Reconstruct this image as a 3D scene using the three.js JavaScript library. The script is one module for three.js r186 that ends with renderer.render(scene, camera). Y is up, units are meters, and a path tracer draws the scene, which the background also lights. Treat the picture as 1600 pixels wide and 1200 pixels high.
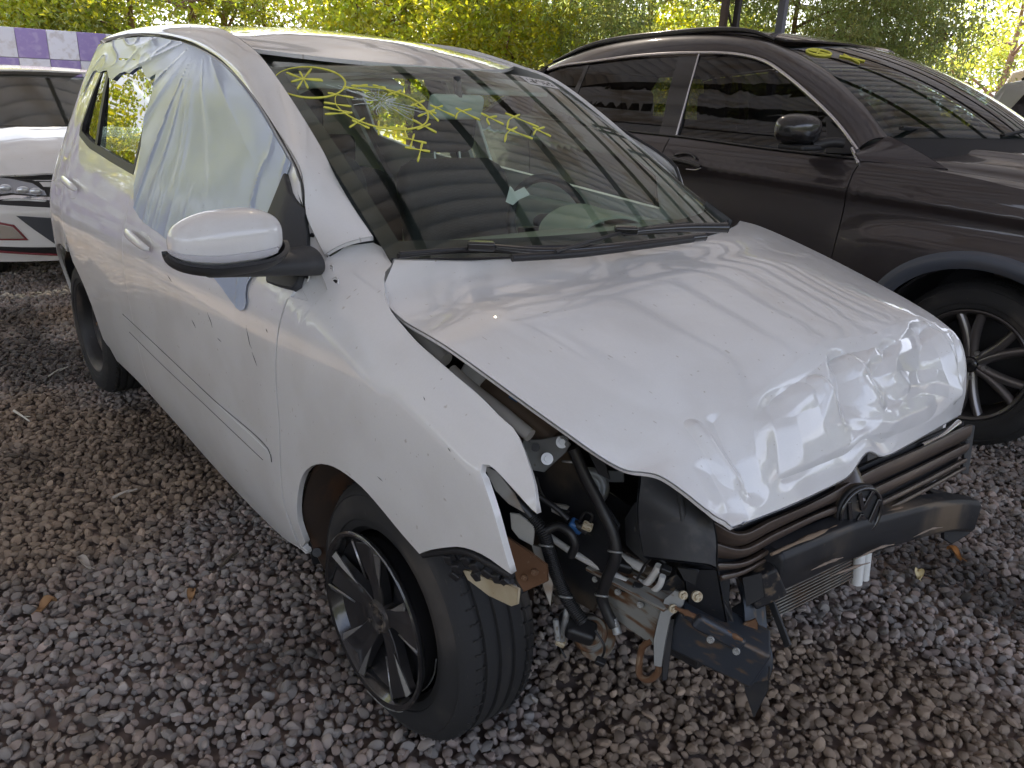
import * as THREE from 'three';
import { RoundedBoxGeometry } from 'three/addons/geometries/RoundedBoxGeometry.js';
import { mergeGeometries, mergeVertices, toCreasedNormals } from 'three/addons/utils/BufferGeometryUtils.js';

// ---------- camera, sky, sun, exposure ----------
const scene = new THREE.Scene();
const camera = new THREE.PerspectiveCamera(52.1, 4 / 3, 0.05, 400);
const eye = new THREE.Vector3(1.2748, 1.386, 1.5345);
camera.position.copy(eye);
{ // heading 221.23 degrees, 20.74 down, a slight roll of the hand-held phone
  const f = new THREE.Vector3(-0.70332, -0.35409, -0.61641);
  const r = new THREE.Vector3().crossVectors(f, new THREE.Vector3(0, 1, 0)).normalize();
  const u = new THREE.Vector3().crossVectors(r, f);
  camera.up.copy(u).multiplyScalar(Math.cos(0.048564)).addScaledVector(r, -Math.sin(0.048564));
  camera.lookAt(eye.clone().add(f));
}
scene.add(camera);
const renderer = new THREE.WebGLRenderer({ antialias: true });
renderer.setSize(1024, 768);
renderer.toneMapping = THREE.LinearToneMapping;
renderer.toneMappingExposure = 3.25;
renderer.shadowMap.enabled = true;
const SUN = new THREE.Vector3(-0.68, 0.6, -0.42).normalize();
const sun = new THREE.DirectionalLight(new THREE.Color(1, 0.9, 0.72), 5);
sun.position.copy(SUN).multiplyScalar(40);
sun.castShadow = true; sun.shadow.mapSize.set(2048, 2048); sun.shadow.radius = 1.5;
Object.assign(sun.shadow.camera, { left: -25, right: 25, top: 25, bottom: -25, near: 1, far: 90 });
scene.add(sun, sun.target);

// ---------- small tools ----------
const V = (x, y, z) => new THREE.Vector3(x, y, z);
const V3 = a => a.isVector3 ? a.clone() : new THREE.Vector3(a[0], a[1], a[2]);
let seed = 12345;
function rnd() { seed |= 0; seed = seed + 0x6D2B79F5 | 0; let t = Math.imul(seed ^ seed >>> 15, 1 | seed); t = t + Math.imul(t ^ t >>> 7, 61 | t) ^ t; return ((t ^ t >>> 14) >>> 0) / 4294967296; }
const rr = (a, b) => a + (b - a) * rnd();
const lerp = (a, b, t) => a + (b - a) * t;
const clamp = (x, a, b) => Math.min(b, Math.max(a, x));
const sm = (a, b, x) => { const t = clamp((x - a) / (b - a), 0, 1); return t * t * (3 - 2 * t); };
function h2(x, y, s = 0) { let n = Math.imul(x | 0, 374761393) ^ Math.imul(y | 0, 668265263) ^ Math.imul(s | 0, 1274126177); n = Math.imul(n ^ n >>> 13, 1274126177); return ((n ^ n >>> 16) >>> 0) / 4294967296; }
function vn(x, y, s = 0, per = 0) { // value noise, optionally periodic
  const xi = Math.floor(x), yi = Math.floor(y), fx = x - xi, fy = y - yi, u = fx * fx * (3 - 2 * fx), v = fy * fy * (3 - 2 * fy);
  const w = per ? a => ((a % per) + per) % per : a => a;
  return lerp(lerp(h2(w(xi), w(yi), s), h2(w(xi + 1), w(yi), s), u), lerp(h2(w(xi), w(yi + 1), s), h2(w(xi + 1), w(yi + 1), s), u), v);
}
function fbm(x, y, s = 0, o = 4, per = 0) { let a = 0, k = 0.5, n = 0; for (let i = 0; i < o; i++) { a += k * vn(x, y, s + i * 17, per); n += k; k *= 0.5; x *= 2; y *= 2; per *= 2; } return a / n; }
function herm(K, x) {
  x = clamp(x, K[0][0], K[K.length - 1][0]);
  let i = 0; while (i < K.length - 2 && x > K[i + 1][0]) i++;
  const m = j => { const a = Math.max(0, j - 1), b = Math.min(K.length - 1, j + 1); if (a === j || b === j) return (K[b][1] - K[a][1]) / (K[b][0] - K[a][0]);
    const h0 = K[j][0] - K[a][0], h1 = K[b][0] - K[j][0]; return (h0 * h0 * K[b][1] + (h1 * h1 - h0 * h0) * K[j][1] - h1 * h1 * K[a][1]) / (h0 * h1 * (h0 + h1)); };
  const h = K[i + 1][0] - K[i][0], t = (x - K[i][0]) / h;
  return K[i][1] * (2 * t ** 3 - 3 * t * t + 1) + m(i) * h * (t ** 3 - 2 * t * t + t) + K[i + 1][1] * (-2 * t ** 3 + 3 * t * t) + m(i + 1) * h * (t ** 3 - t * t);
}
function crv(pts, n, closed = false, tension = 'centripetal') { // smooth curve through points -> n+1 points
  return new THREE.CatmullRomCurve3(pts.map(V3), closed, tension).getSpacedPoints(n);
}
function crv2(pts, n) { return crv(pts.map(p => [p[0], p[1], 0]), n).map(p => [p.x, p.y]); }
function flatten2(...runs) { // runs of 2D points joined, repeats dropped
  const o = []; for (const r of runs) for (const p of r) { const q = o[o.length - 1]; if (!q || Math.hypot(q[0] - p[0], q[1] - p[1]) > 1e-4) o.push(p); }
  if (Math.hypot(o[0][0] - o[o.length - 1][0], o[0][1] - o[o.length - 1][1]) < 1e-4) o.pop();
  return o;
}
function geo(pos, nor, uv, idx) {
  const g = new THREE.BufferGeometry();
  g.setAttribute('position', new THREE.Float32BufferAttribute(pos, 3));
  if (nor) g.setAttribute('normal', new THREE.Float32BufferAttribute(nor, 3));
  g.setAttribute('uv', new THREE.Float32BufferAttribute(uv, 2));
  g.setIndex(idx); if (!nor) g.computeVertexNormals();
  return g;
}
// closes an open sheet (front vertices with normals, triangles) into a solid of thickness t with softly rounded rims
function solid(P, N, UV, T, t, r = 0.0012) {
  const pos = [], nor = [], uv = [], idx = [];
  const put = (p, n, q) => { pos.push(p.x, p.y, p.z); nor.push(n.x, n.y, n.z); uv.push(q[0], q[1]); return pos.length / 3 - 1; };
  for (let i = 0; i < P.length; i++) put(P[i], N[i], UV[i]);
  for (const [a, b, c] of T) idx.push(a, b, c);
  if (t > 0) {
    const o = P.length;
    for (let i = 0; i < P.length; i++) put(P[i].clone().addScaledVector(N[i], -t), N[i].clone().negate(), UV[i]);
    for (const [a, b, c] of T) idx.push(o + a, o + c, o + b);
    const E = new Map();
    for (const [a, b, c] of T) for (const [p, q] of [[a, b], [b, c], [c, a]]) { const k = p < q ? p * 1e7 + q : q * 1e7 + p; E.has(k) ? E.set(k, null) : E.set(k, [p, q]); }
    const out = new Map(), edges = [...E.values()].filter(Boolean);
    for (const [p, q] of edges) {
      const d = P[q].clone().sub(P[p]).cross(N[p]).normalize();
      for (const i of [p, q]) { if (!out.has(i)) out.set(i, V(0, 0, 0)); out.get(i).add(d); }
    }
    const R = new Map();
    for (const [i, d] of out) {
      d.normalize(); const a = P[i].clone().addScaledVector(d, r).addScaledVector(N[i], -r), b = a.clone().addScaledVector(N[i], -(t - r));
      R.set(i, [put(P[i], N[i], UV[i]), put(a, d, UV[i]), put(b, d, UV[i])]);
    }
    for (const [p, q] of edges) { const a = R.get(p), b = R.get(q); for (let k = 0; k < 2; k++) idx.push(a[k], a[k + 1], b[k], b[k], a[k + 1], b[k + 1]); }
  }
  return geo(pos, nor, uv, idx);
}
// a panel cut to a 2D outline (with holes) and laid on the surface map(a, b)
function panel(outline, holes, map, { step = 0.06, t = 0.012, flip = false, r = 0.0015 } = {}) {
  let C = outline.map(p => new THREE.Vector2(p[0], p[1]));
  if (THREE.ShapeUtils.area(C) < 0) C.reverse();
  const H = holes.map(h => { const a = h.map(p => new THREE.Vector2(p[0], p[1])); if (THREE.ShapeUtils.area(a) > 0) a.reverse(); return a; });
  let T = THREE.ShapeUtils.triangulateShape(C, H);
  const Q = [...C, ...H.flat()];
  for (let pass = 0; pass < 14; pass++) { // split long edges, the same midpoint for both neighbours
    const mid = new Map(); const key = (a, b) => a < b ? a * 1e7 + b : b * 1e7 + a;
    const len = (a, b) => Q[a].distanceTo(Q[b]); let any = false; const nt = [];
    const M = (a, b) => { const k = key(a, b); if (!mid.has(k)) { Q.push(Q[a].clone().add(Q[b]).multiplyScalar(0.5)); mid.set(k, Q.length - 1); } return mid.get(k); };
    for (const [a, b, c] of T) {
      const s = [len(a, b) > step, len(b, c) > step, len(c, a) > step];
      if (!s[0] && !s[1] && !s[2]) { nt.push([a, b, c]); continue; }
      any = true; let [x, y, z] = [a, b, c], [p, q, w] = s;
      while (!(p && (q || !w) )) { [x, y, z] = [y, z, x];[p, q, w] = [q, w, p]; }
      if (p && q && w) { const i = M(x, y), j = M(y, z), k = M(z, x); nt.push([x, i, k], [i, y, j], [k, j, z], [i, j, k]); }
      else if (p && q) { const i = M(x, y), j = M(y, z); nt.push([i, y, j]); if (Q[x].distanceTo(Q[j]) < Q[i].distanceTo(Q[z])) nt.push([x, i, j], [x, j, z]); else nt.push([x, i, z], [i, j, z]); }
      else { const i = M(x, y); nt.push([x, i, z], [i, y, z]); }
    }
    T = nt; if (!any) break;
  }
  const P = [], N = [], UV = [], e = 0.002;
  for (const q of Q) {
    const p = map(q.x, q.y), du = map(q.x + e, q.y).sub(map(q.x - e, q.y)), dv = map(q.x, q.y + e).sub(map(q.x, q.y - e));
    const n = du.cross(dv).normalize(); if (flip) n.negate();
    P.push(p); N.push(n); UV.push([q.x, q.y]);
  }
  if (flip) T = T.map(([a, b, c]) => [a, c, b]);
  return solid(P, N, UV, T, t, r);
}
// a surface P(u, v) over the unit square
function surf(f, nu, nv, { t = 0, flip = false, su = 1, sv = 1, r = 0.0012, u0 = 0, u1 = 1, v0 = 0, v1 = 1, keep = null } = {}) {
  const P = [], N = [], UV = [], T = [], e = 1e-3;
  for (let j = 0; j <= nv; j++) for (let i = 0; i <= nu; i++) {
    const u = lerp(u0, u1, i / nu), v = lerp(v0, v1, j / nv), p = f(u, v);
    const ua = Math.max(u0, u - e), ub = Math.min(u1, u + e), va = Math.max(v0, v - e), vb = Math.min(v1, v + e);
    const du = f(ub, v).sub(f(ua, v)), dv = f(u, vb).sub(f(u, va)), n = du.cross(dv).normalize(); if (flip) n.negate();
    P.push(p); N.push(n); UV.push([u * su, v * sv]);
  }
  const w = nu + 1;
  for (let j = 0; j < nv; j++) for (let i = 0; i < nu; i++) {
    if (keep && !keep((i + 0.5) / nu, (j + 0.5) / nv)) continue;
    const a = j * w + i, b = a + 1, c = a + w, d = c + 1;
    flip ? T.push([a, c, b], [b, c, d]) : T.push([a, b, c], [b, d, c]);
  }
  return solid(P, N, UV, T, t, r);
}
// smooth surface through a grid of control points rows[v][u]
function cr(a, b, c, d, t) { return 0.5 * (2 * b + (c - a) * t + (2 * a - 5 * b + 4 * c - d) * t * t + (3 * b - a - 3 * c + d) * t * t * t); }
function gridFn(rows) {
  const R = rows.length, Cn = rows[0].length, g = rows.map(r => r.map(V3));
  const at = (j, i) => {
    const ci = clamp(i, 0, Cn - 1), cj = clamp(j, 0, R - 1), b = g[cj][ci]; if (ci === i && cj === j) return b;
    if (j < 0) return g[0][ci].clone().multiplyScalar(2).sub(g[1][ci]); if (j >= R) return g[R - 1][ci].clone().multiplyScalar(2).sub(g[R - 2][ci]);
    if (i < 0) return g[cj][0].clone().multiplyScalar(2).sub(g[cj][1]); return g[cj][Cn - 1].clone().multiplyScalar(2).sub(g[cj][Cn - 2]);
  };
  return (u, v) => {
    const x = u * (Cn - 1), y = v * (R - 1), i = clamp(Math.floor(x), 0, Cn - 2), j = clamp(Math.floor(y), 0, R - 2), s = x - i, t = y - j, o = V(0, 0, 0);
    for (const k of ['x', 'y', 'z']) { const q = []; for (let m = -1; m < 3; m++) q.push(cr(at(j + m, i - 1)[k], at(j + m, i)[k], at(j + m, i + 1)[k], at(j + m, i + 2)[k], s)); o[k] = cr(q[0], q[1], q[2], q[3], t); }
    return o;
  };
}
function tube(pts, r, n = 24, seg = 10, closed = false) { // r: number or t -> radius
  const c = new THREE.CatmullRomCurve3(pts.map(V3), closed, 'centripetal'), g = new THREE.TubeGeometry(c, n, 1, seg, closed), p = g.attributes.position, C = [];
  for (let i = 0; i <= n; i++) C.push(c.getPointAt(i / n));
  for (let i = 0; i < p.count; i++) { const k = Math.floor(i / (seg + 1)), R = typeof r === 'function' ? r(k / n) : r; p.setXYZ(i, C[k].x + (p.getX(i) - C[k].x) * R, C[k].y + (p.getY(i) - C[k].y) * R, C[k].z + (p.getZ(i) - C[k].z) * R); }
  if (closed) return g;
  const caps = [];
  for (const k of [0, n]) { const R = typeof r === 'function' ? r(k / n) : r; if (R < 1e-3) continue; const d = new THREE.CircleGeometry(R, seg); const tg = c.getTangentAt(k / n).multiplyScalar(k ? 1 : -1); d.applyQuaternion(new THREE.Quaternion().setFromUnitVectors(V(0, 0, 1), tg)); d.translate(C[k].x, C[k].y, C[k].z); caps.push(d); }
  return mergeGeometries([g, ...caps]);
}
function rod(a, b, r, r2 = r, seg = 10) { a = V3(a); b = V3(b); const d = b.clone().sub(a), g = new THREE.CylinderGeometry(r2, r, d.length(), seg); g.applyQuaternion(new THREE.Quaternion().setFromUnitVectors(V(0, 1, 0), d.clone().normalize())); const m = a.add(b).multiplyScalar(0.5); return g.translate(m.x, m.y, m.z); }
// bar of w x h section between two points, its h side as near to `up` as can be
function bar(a, b, w, h, up = [0, 1, 0], rad = 0.003) {
  a = V3(a); b = V3(b); const d = b.clone().sub(a), L = d.length(); const x = d.normalize(), z = x.clone().cross(V3(up)).normalize(), y = z.clone().cross(x);
  const g = new RoundedBoxGeometry(L, h, w, 1, Math.min(rad, h * 0.45, w * 0.45));
  const m = new THREE.Matrix4().makeBasis(x, y, z); m.setPosition(a.add(b).multiplyScalar(0.5)); return g.applyMatrix4(m);
}
function rbox(w, h, d, r = 0.01, s = 2) { return new RoundedBoxGeometry(w, h, d, s, r); }
function place(g, p, rot = [0, 0, 0], s = 1) { const m = new THREE.Matrix4().compose(V3(p), new THREE.Quaternion().setFromEuler(new THREE.Euler(...rot)), typeof s === 'number' ? V(s, s, s) : V3(s)); return g.applyMatrix4(m); }
function lathe(prof, seg = 48) { return new THREE.LatheGeometry(prof.map(p => new THREE.Vector2(p[0], p[1])), seg); } // about y
// flat plate through points in space (a fan outline), given thickness along its normal
function plate(pts, t = 0.003, r = 0.0008) {
  const p = pts.map(V3), o = p[0], n = V(0, 0, 0); for (let i = 0; i < p.length; i++) { const a = p[i].clone().sub(o), b = p[(i + 1) % p.length].clone().sub(o); n.add(a.cross(b)); } n.normalize();
  const x = p[1].clone().sub(o).normalize(), y = n.clone().cross(x);
  const f = q => { const d = q.clone().sub(o); return [d.dot(x), d.dot(y)]; };
  return panel(p.map(f), [], (a, b) => o.clone().addScaledVector(x, a).addScaledVector(y, b), { step: 9, t, r });
}
const parts = (name, arr, mat, parent) => arr.forEach(g => part(name, g, mat, parent));
const merge = a => { const q = a.map(g => { let k = g.index ? g.toNonIndexed() : g; for (const n of Object.keys(k.attributes)) if (!['position', 'normal', 'uv'].includes(n)) k.deleteAttribute(n); return k; }); return mergeGeometries(q); };

// ---------- naming ----------
const used = {};
function numbered(n) { if (!(n in used)) { used[n] = 0; return n; } used[n]++; return n + '_' + String(used[n]).padStart(3, '0'); }
function tag(o, label, category, group, kind) { if (label) o.userData.label = label; if (category) o.userData.category = category; if (group) o.userData.group = group; if (kind) o.userData.kind = kind; return o; }
function thing(name, label, category, pos = [0, 0, 0], turn = 0, group) { const o = new THREE.Group(); o.name = numbered(name); o.position.set(...pos); o.rotation.y = turn; scene.add(o); return tag(o, label, category, group); }
function part(name, g, mat, parent, label) {
  if (Array.isArray(g)) g = g.length > 1 ? merge(g) : g[0];
  const m = new THREE.Mesh(g, mat); m.castShadow = m.receiveShadow = true;
  m.name = parent === scene ? numbered(name) : name; parent.add(m); if (label) m.userData.label = label; return m;
}

// ---------- textures and materials ----------
function tex(n, fn, srgb = true, rep = 1) { // fn(x, y in 0..1) -> [r, g, b] 0..1 as stored
  const d = new Uint8Array(n * n * 4);
  for (let j = 0; j < n; j++) for (let i = 0; i < n; i++) { const c = fn(i / n, j / n), k = (j * n + i) * 4; d[k] = clamp(c[0], 0, 1) * 255; d[k + 1] = clamp(c[1], 0, 1) * 255; d[k + 2] = clamp(c[2], 0, 1) * 255; d[k + 3] = 255; }
  const t = new THREE.DataTexture(d, n, n); t.wrapS = t.wrapT = THREE.RepeatWrapping; t.magFilter = THREE.LinearFilter; t.minFilter = THREE.LinearMipmapLinearFilter; t.generateMipmaps = true;
  if (srgb) t.colorSpace = THREE.SRGBColorSpace; t.repeat.set(rep, rep); t.needsUpdate = true; return t;
}
const lin = (r, g, b) => new THREE.Color().setRGB(r, g, b);
const std = (c, rough, o = {}) => new THREE.MeshStandardMaterial({ color: lin(...c), roughness: rough, ...o });
const phy = (c, rough, o = {}) => new THREE.MeshPhysicalMaterial({ color: lin(...c), roughness: rough, ...o });
// road dust: fine specks and faint blotches over a base, two tones
function grime(base, dirt, amount, specks, s, n = 512) {
  return tex(n, (x, y) => {
    let a = sm(0.48, 0.8, fbm(x * 6, y * 6, s, 5, 6)) * amount;
    const q = vn(x * 160, y * 160, s + 3, 160), q2 = vn(x * 60, y * 60, s + 5, 60);
    if (q > 1 - specks) a = Math.max(a, 0.5); if (q2 > 0.985 - specks * 0.3) a = Math.max(a, 0.4);
    return [0, 1, 2].map(i => lerp(base[i], dirt[i], a) + (h2(x * n, y * n, s) - 0.5) * 0.012);
  });
}
const M = {};
M.paint = phy([1, 1, 1], 0.42, { map: grime([0.88, 0.88, 0.88], [0.56, 0.52, 0.47], 0.09, 0.02, 11), clearcoat: 1, clearcoatRoughness: 0.035 });
M.paintDull = phy([0.62, 0.61, 0.58], 0.5, { clearcoat: 0.4, clearcoatRoughness: 0.25 });
M.black = std([0.018, 0.018, 0.02], 0.5);
M.blackGloss = phy([0.012, 0.012, 0.013], 0.25, { clearcoat: 0.6, clearcoatRoughness: 0.08 });
M.trim = phy([1, 1, 1], 0.55, { map: grime([0.21, 0.215, 0.225], [0.38, 0.36, 0.34], 0.35, 0.01, 23) });
M.dustBlack = std([1, 1, 1], 0.55, { map: grime([0.12, 0.125, 0.14], [0.43, 0.37, 0.3], 0.85, 0.03, 31) });
M.rubber = std([1, 1, 1], 0.8, { map: grime([0.14, 0.14, 0.145], [0.36, 0.33, 0.3], 0.75, 0.03, 37), bumpMap: tex(256, (x, y) => { const v = fbm(x * 40, y * 40, 5, 2, 40); return [v, v, v]; }, false), bumpScale: 0.0008 });
M.steel = std([0.5, 0.5, 0.49], 0.42, { metalness: 0.85 });
M.galv = std([1, 1, 1], 0.5, { metalness: 0.55, map: grime([0.62, 0.63, 0.63], [0.36, 0.31, 0.25], 0.6, 0.03, 41) });
M.rail = std([1, 1, 1], 0.6, { map: grime([0.52, 0.52, 0.5], [0.36, 0.24, 0.15], 0.95, 0.03, 47) });
M.railBlue = std([1, 1, 1], 0.45, { metalness: 0.35, map: grime([0.22, 0.24, 0.27], [0.4, 0.33, 0.27], 0.95, 0.03, 49) });
M.apron = std([1, 1, 1], 0.6, { map: grime([0.7, 0.69, 0.66], [0.42, 0.3, 0.2], 0.9, 0.03, 53) });
M.rust = std([1, 1, 1], 0.85, { map: grime([0.42, 0.3, 0.21], [0.56, 0.5, 0.42], 0.8, 0.06, 59) });
M.hose = std([0.016, 0.016, 0.017], 0.42);
M.white = std([0.72, 0.72, 0.7], 0.5);
M.cream = std([1, 1, 1], 0.6, { map: grime([0.72, 0.68, 0.58], [0.5, 0.4, 0.28], 0.8, 0.03, 61) });
M.glass = phy([0.85, 0.95, 0.88], 0, { transmission: 1, thickness: 0, ior: 1.52 });
M.glassDark = phy([0.16, 0.19, 0.18], 0, { transmission: 1, thickness: 0, ior: 1.52 });
M.frit = phy([0.012, 0.012, 0.012], 0.5);
M.yellow = std([0.78, 0.76, 0.12], 0.7);
M.fabric = std([1, 1, 1], 0.95, { map: tex(256, (x, y) => { const v = 0.21 + 0.05 * h2(x * 256, y * 256, 3) + 0.03 * Math.sin(x * 400) * Math.sin(y * 400); return [v, v, v * 1.02]; }) });
M.trimGrey = std([0.42, 0.46, 0.42], 0.8);
M.liner = std([0.42, 0.43, 0.4], 0.95);
M.chrome = std([0.8, 0.8, 0.82], 0.12, { metalness: 1 });
M.clear = phy([0.95, 0.95, 0.95], 0.02, { transmission: 1, thickness: 0, ior: 1.5 });
M.redTrim = phy([0.2, 0.02, 0.03], 0.3, { clearcoat: 1 });

// sky: a bright hazy late-afternoon sky, warm low down and round the sun
{
  const W = 512, H = 256, d = new Float32Array(W * H * 4);
  for (let j = 0; j < H; j++) for (let i = 0; i < W; i++) {
    const az = ((i + 0.5) / W - 0.5) * 2 * Math.PI, el = ((j + 0.5) / H - 0.5) * Math.PI, ce = Math.cos(el);
    const dx = Math.cos(az) * ce, dy = Math.sin(el), dz = Math.sin(az) * ce;
    const k = Math.pow(clamp(1 - Math.max(dy, 0), 0, 1), 2.2), c = clamp(dx * SUN.x + dy * SUN.y + dz * SUN.z, -1, 1);
    const glow = 0.55 * Math.exp((c - 1) * 9) + 0.2 * Math.exp((c - 1) * 2.2);
    const cl = sm(0.5, 0.72, fbm(dx / (Math.abs(dy) + 0.35) * 1.6 + 9, dz / (Math.abs(dy) + 0.35) * 1.6 + 9, 71, 5)) * 0.5;
    let r = lerp(0.3, 0.8, k), g = lerp(0.41, 0.83, k), b = lerp(0.66, 0.93, k);
    r = lerp(r, 1.0, cl) + glow * 1.1; g = lerp(g, 1.03, cl) + glow; b = lerp(b, 1.05, cl) + glow * 0.8;
    const q = (j * W + i) * 4; d[q] = r; d[q + 1] = g; d[q + 2] = b; d[q + 3] = 1;
  }
  const t = new THREE.DataTexture(d, W, H, THREE.RGBAFormat, THREE.FloatType); t.mapping = THREE.EquirectangularReflectionMapping; t.magFilter = THREE.LinearFilter; t.wrapS = THREE.RepeatWrapping; t.needsUpdate = true;
  scene.background = t; scene.environment = t;
}

// ---------- ground and gravel ----------
{
  const soil = tex(512, (x, y) => {
    const c = vn(x * 90, y * 90, 3, 90), f = fbm(x * 8, y * 8, 4, 5, 8), v = 0.28 + 0.22 * c * c + 0.16 * f;
    return [v * 1.12, v * 0.99, v * 0.92];
  }, true);
  const bump = tex(512, (x, y) => { const v = vn(x * 90, y * 90, 3, 90); return [v, v, v]; }, false);
  const g = new THREE.PlaneGeometry(260, 260, 1, 1).rotateX(-Math.PI / 2); const uv = g.attributes.uv; for (let i = 0; i < uv.count; i++) uv.setXY(i, uv.getX(i) * 110, uv.getY(i) * 110);
  const ground = part('ground', g, std([1, 1, 1], 0.95, { map: soil, bumpMap: bump, bumpScale: 0.012 }), scene);
  ground.position.y = -0.012; tag(ground, 'brown earth under the crushed stone yard', 'ground', null, 'structure');
  // crushed stone: six chipped shapes strewn over the part of the yard that is near enough to tell stones apart
  const pile = new THREE.Group(); pile.name = 'gravel'; scene.add(pile); tag(pile, 'grey brown crushed stone covering the yard', 'gravel', null, 'stuff');
  seed = 77;
  const shapes = [];
  for (let k = 0; k < 6; k++) {
    const base = new THREE.IcosahedronGeometry(1, 1); base.deleteAttribute('normal'); base.deleteAttribute('uv'); const s = mergeVertices(base, 1e-3), p = s.attributes.position;
    const pl = []; for (let i = 0; i < 9; i++) pl.push([V(rr(-1, 1), rr(-1, 1), rr(-1, 1)).normalize(), rr(0.55, 0.9)]);
    for (let i = 0; i < p.count; i++) { const q = V(p.getX(i), p.getY(i), p.getZ(i)); for (const [n, d] of pl) { const e = q.dot(n) - d; if (e > 0) q.addScaledVector(n, -e * 0.92); } q.x *= 1.12; q.y *= 0.72; q.z *= 0.88; p.setXYZ(i, q.x, q.y, q.z); }
    const c = toCreasedNormals(s, 0.5); c.setAttribute('uv', new THREE.Float32BufferAttribute(new Float32Array(c.attributes.position.count * 2), 2)); shapes.push(c);
  }
  const stoneM = std([1, 1, 1], 0.88);
  const inst = shapes.map(() => []);
  const spots = [];
  const cell = 0.0205, F = V(-0.7033, 0, -0.6164).normalize(), R = V(0.6164, 0, -0.7033).normalize(); R.negate();
  const put = (x, z, y, big) => {
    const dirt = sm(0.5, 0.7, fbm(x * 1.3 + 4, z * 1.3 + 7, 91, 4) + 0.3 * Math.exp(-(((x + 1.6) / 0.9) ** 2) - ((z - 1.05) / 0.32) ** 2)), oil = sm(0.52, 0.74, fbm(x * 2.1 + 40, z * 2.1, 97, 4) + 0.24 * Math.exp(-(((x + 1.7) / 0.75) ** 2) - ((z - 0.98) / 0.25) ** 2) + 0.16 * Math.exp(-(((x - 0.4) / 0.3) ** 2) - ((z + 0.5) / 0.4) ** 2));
    const t = rnd(), v = (0.14 + 0.145 * rnd()) * (rnd() < 0.1 ? 1.35 : 1);
    let c = t < 0.45 ? [v * 1.12, v * 0.97, v * 0.87] : t < 0.8 ? [v * 1.18, v * 0.94, v * 0.82] : [v * 1.06, v * 0.97, v * 0.9];
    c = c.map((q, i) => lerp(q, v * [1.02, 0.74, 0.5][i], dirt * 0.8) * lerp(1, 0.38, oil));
    inst[Math.floor(rnd() * 6)].push([x, y, z, big, c]);
  };
  for (let d = 0.75; d < 8.6; d += cell) { // rows ahead of the camera, wider than the frame
    const half = 1.1 + d * 0.98, sc = d > 5.5 ? 1.5 : d > 3.6 ? 1.2 : 1;
    const row = Math.round(d / cell); if (sc > 1.4 ? row % 2 : sc > 1.1 ? row % 4 === 3 : false) continue;
    for (let s = -half; s < half; s += cell * (sc > 1.4 ? 1.35 : 1)) {
      const x = 1.2748 + F.x * (d + rr(-0.011, 0.011)) + R.x * (s + rr(-0.011, 0.011)), z = 1.5345 + F.z * (d + rr(-0.011, 0.011)) + R.z * (s + rr(-0.011, 0.011));
      if (z < -4.3) continue;
      const u = Math.pow(rnd(), 1.6), size = lerp(0.0075, 0.0185, u) * sc;
      put(x, z, rr(-0.004, 0.006) + 0.004 * fbm(x * 3, z * 3, 5, 2), size);
      if (d < 4 && rnd() < 0.2) put(x + rr(-0.01, 0.01), z + rr(-0.01, 0.01), rr(0.012, 0.018), lerp(0.008, 0.017, rnd()));
    }
  }
  const m4 = new THREE.Matrix4(), qt = new THREE.Quaternion(), eu = new THREE.Euler(), col = new THREE.Color();
  inst.forEach((L, k) => {
    const im = new THREE.InstancedMesh(shapes[k], stoneM, L.length); im.name = 'stone_chippings'; im.castShadow = im.receiveShadow = true; im.userData.kind = 'stuff';
    L.forEach(([x, y, z, s, c], i) => { eu.set(rr(-0.6, 0.6), rr(0, 6.28), rr(-0.6, 0.6)); qt.setFromEuler(eu); m4.compose(V(x, y, z), qt, V(s * rr(0.85, 1.2), s * rr(0.8, 1.25), s * rr(0.85, 1.2))); im.setMatrixAt(i, m4); im.setColorAt(i, col.setRGB(...c)); });
    pile.add(im);
  });
}

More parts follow.
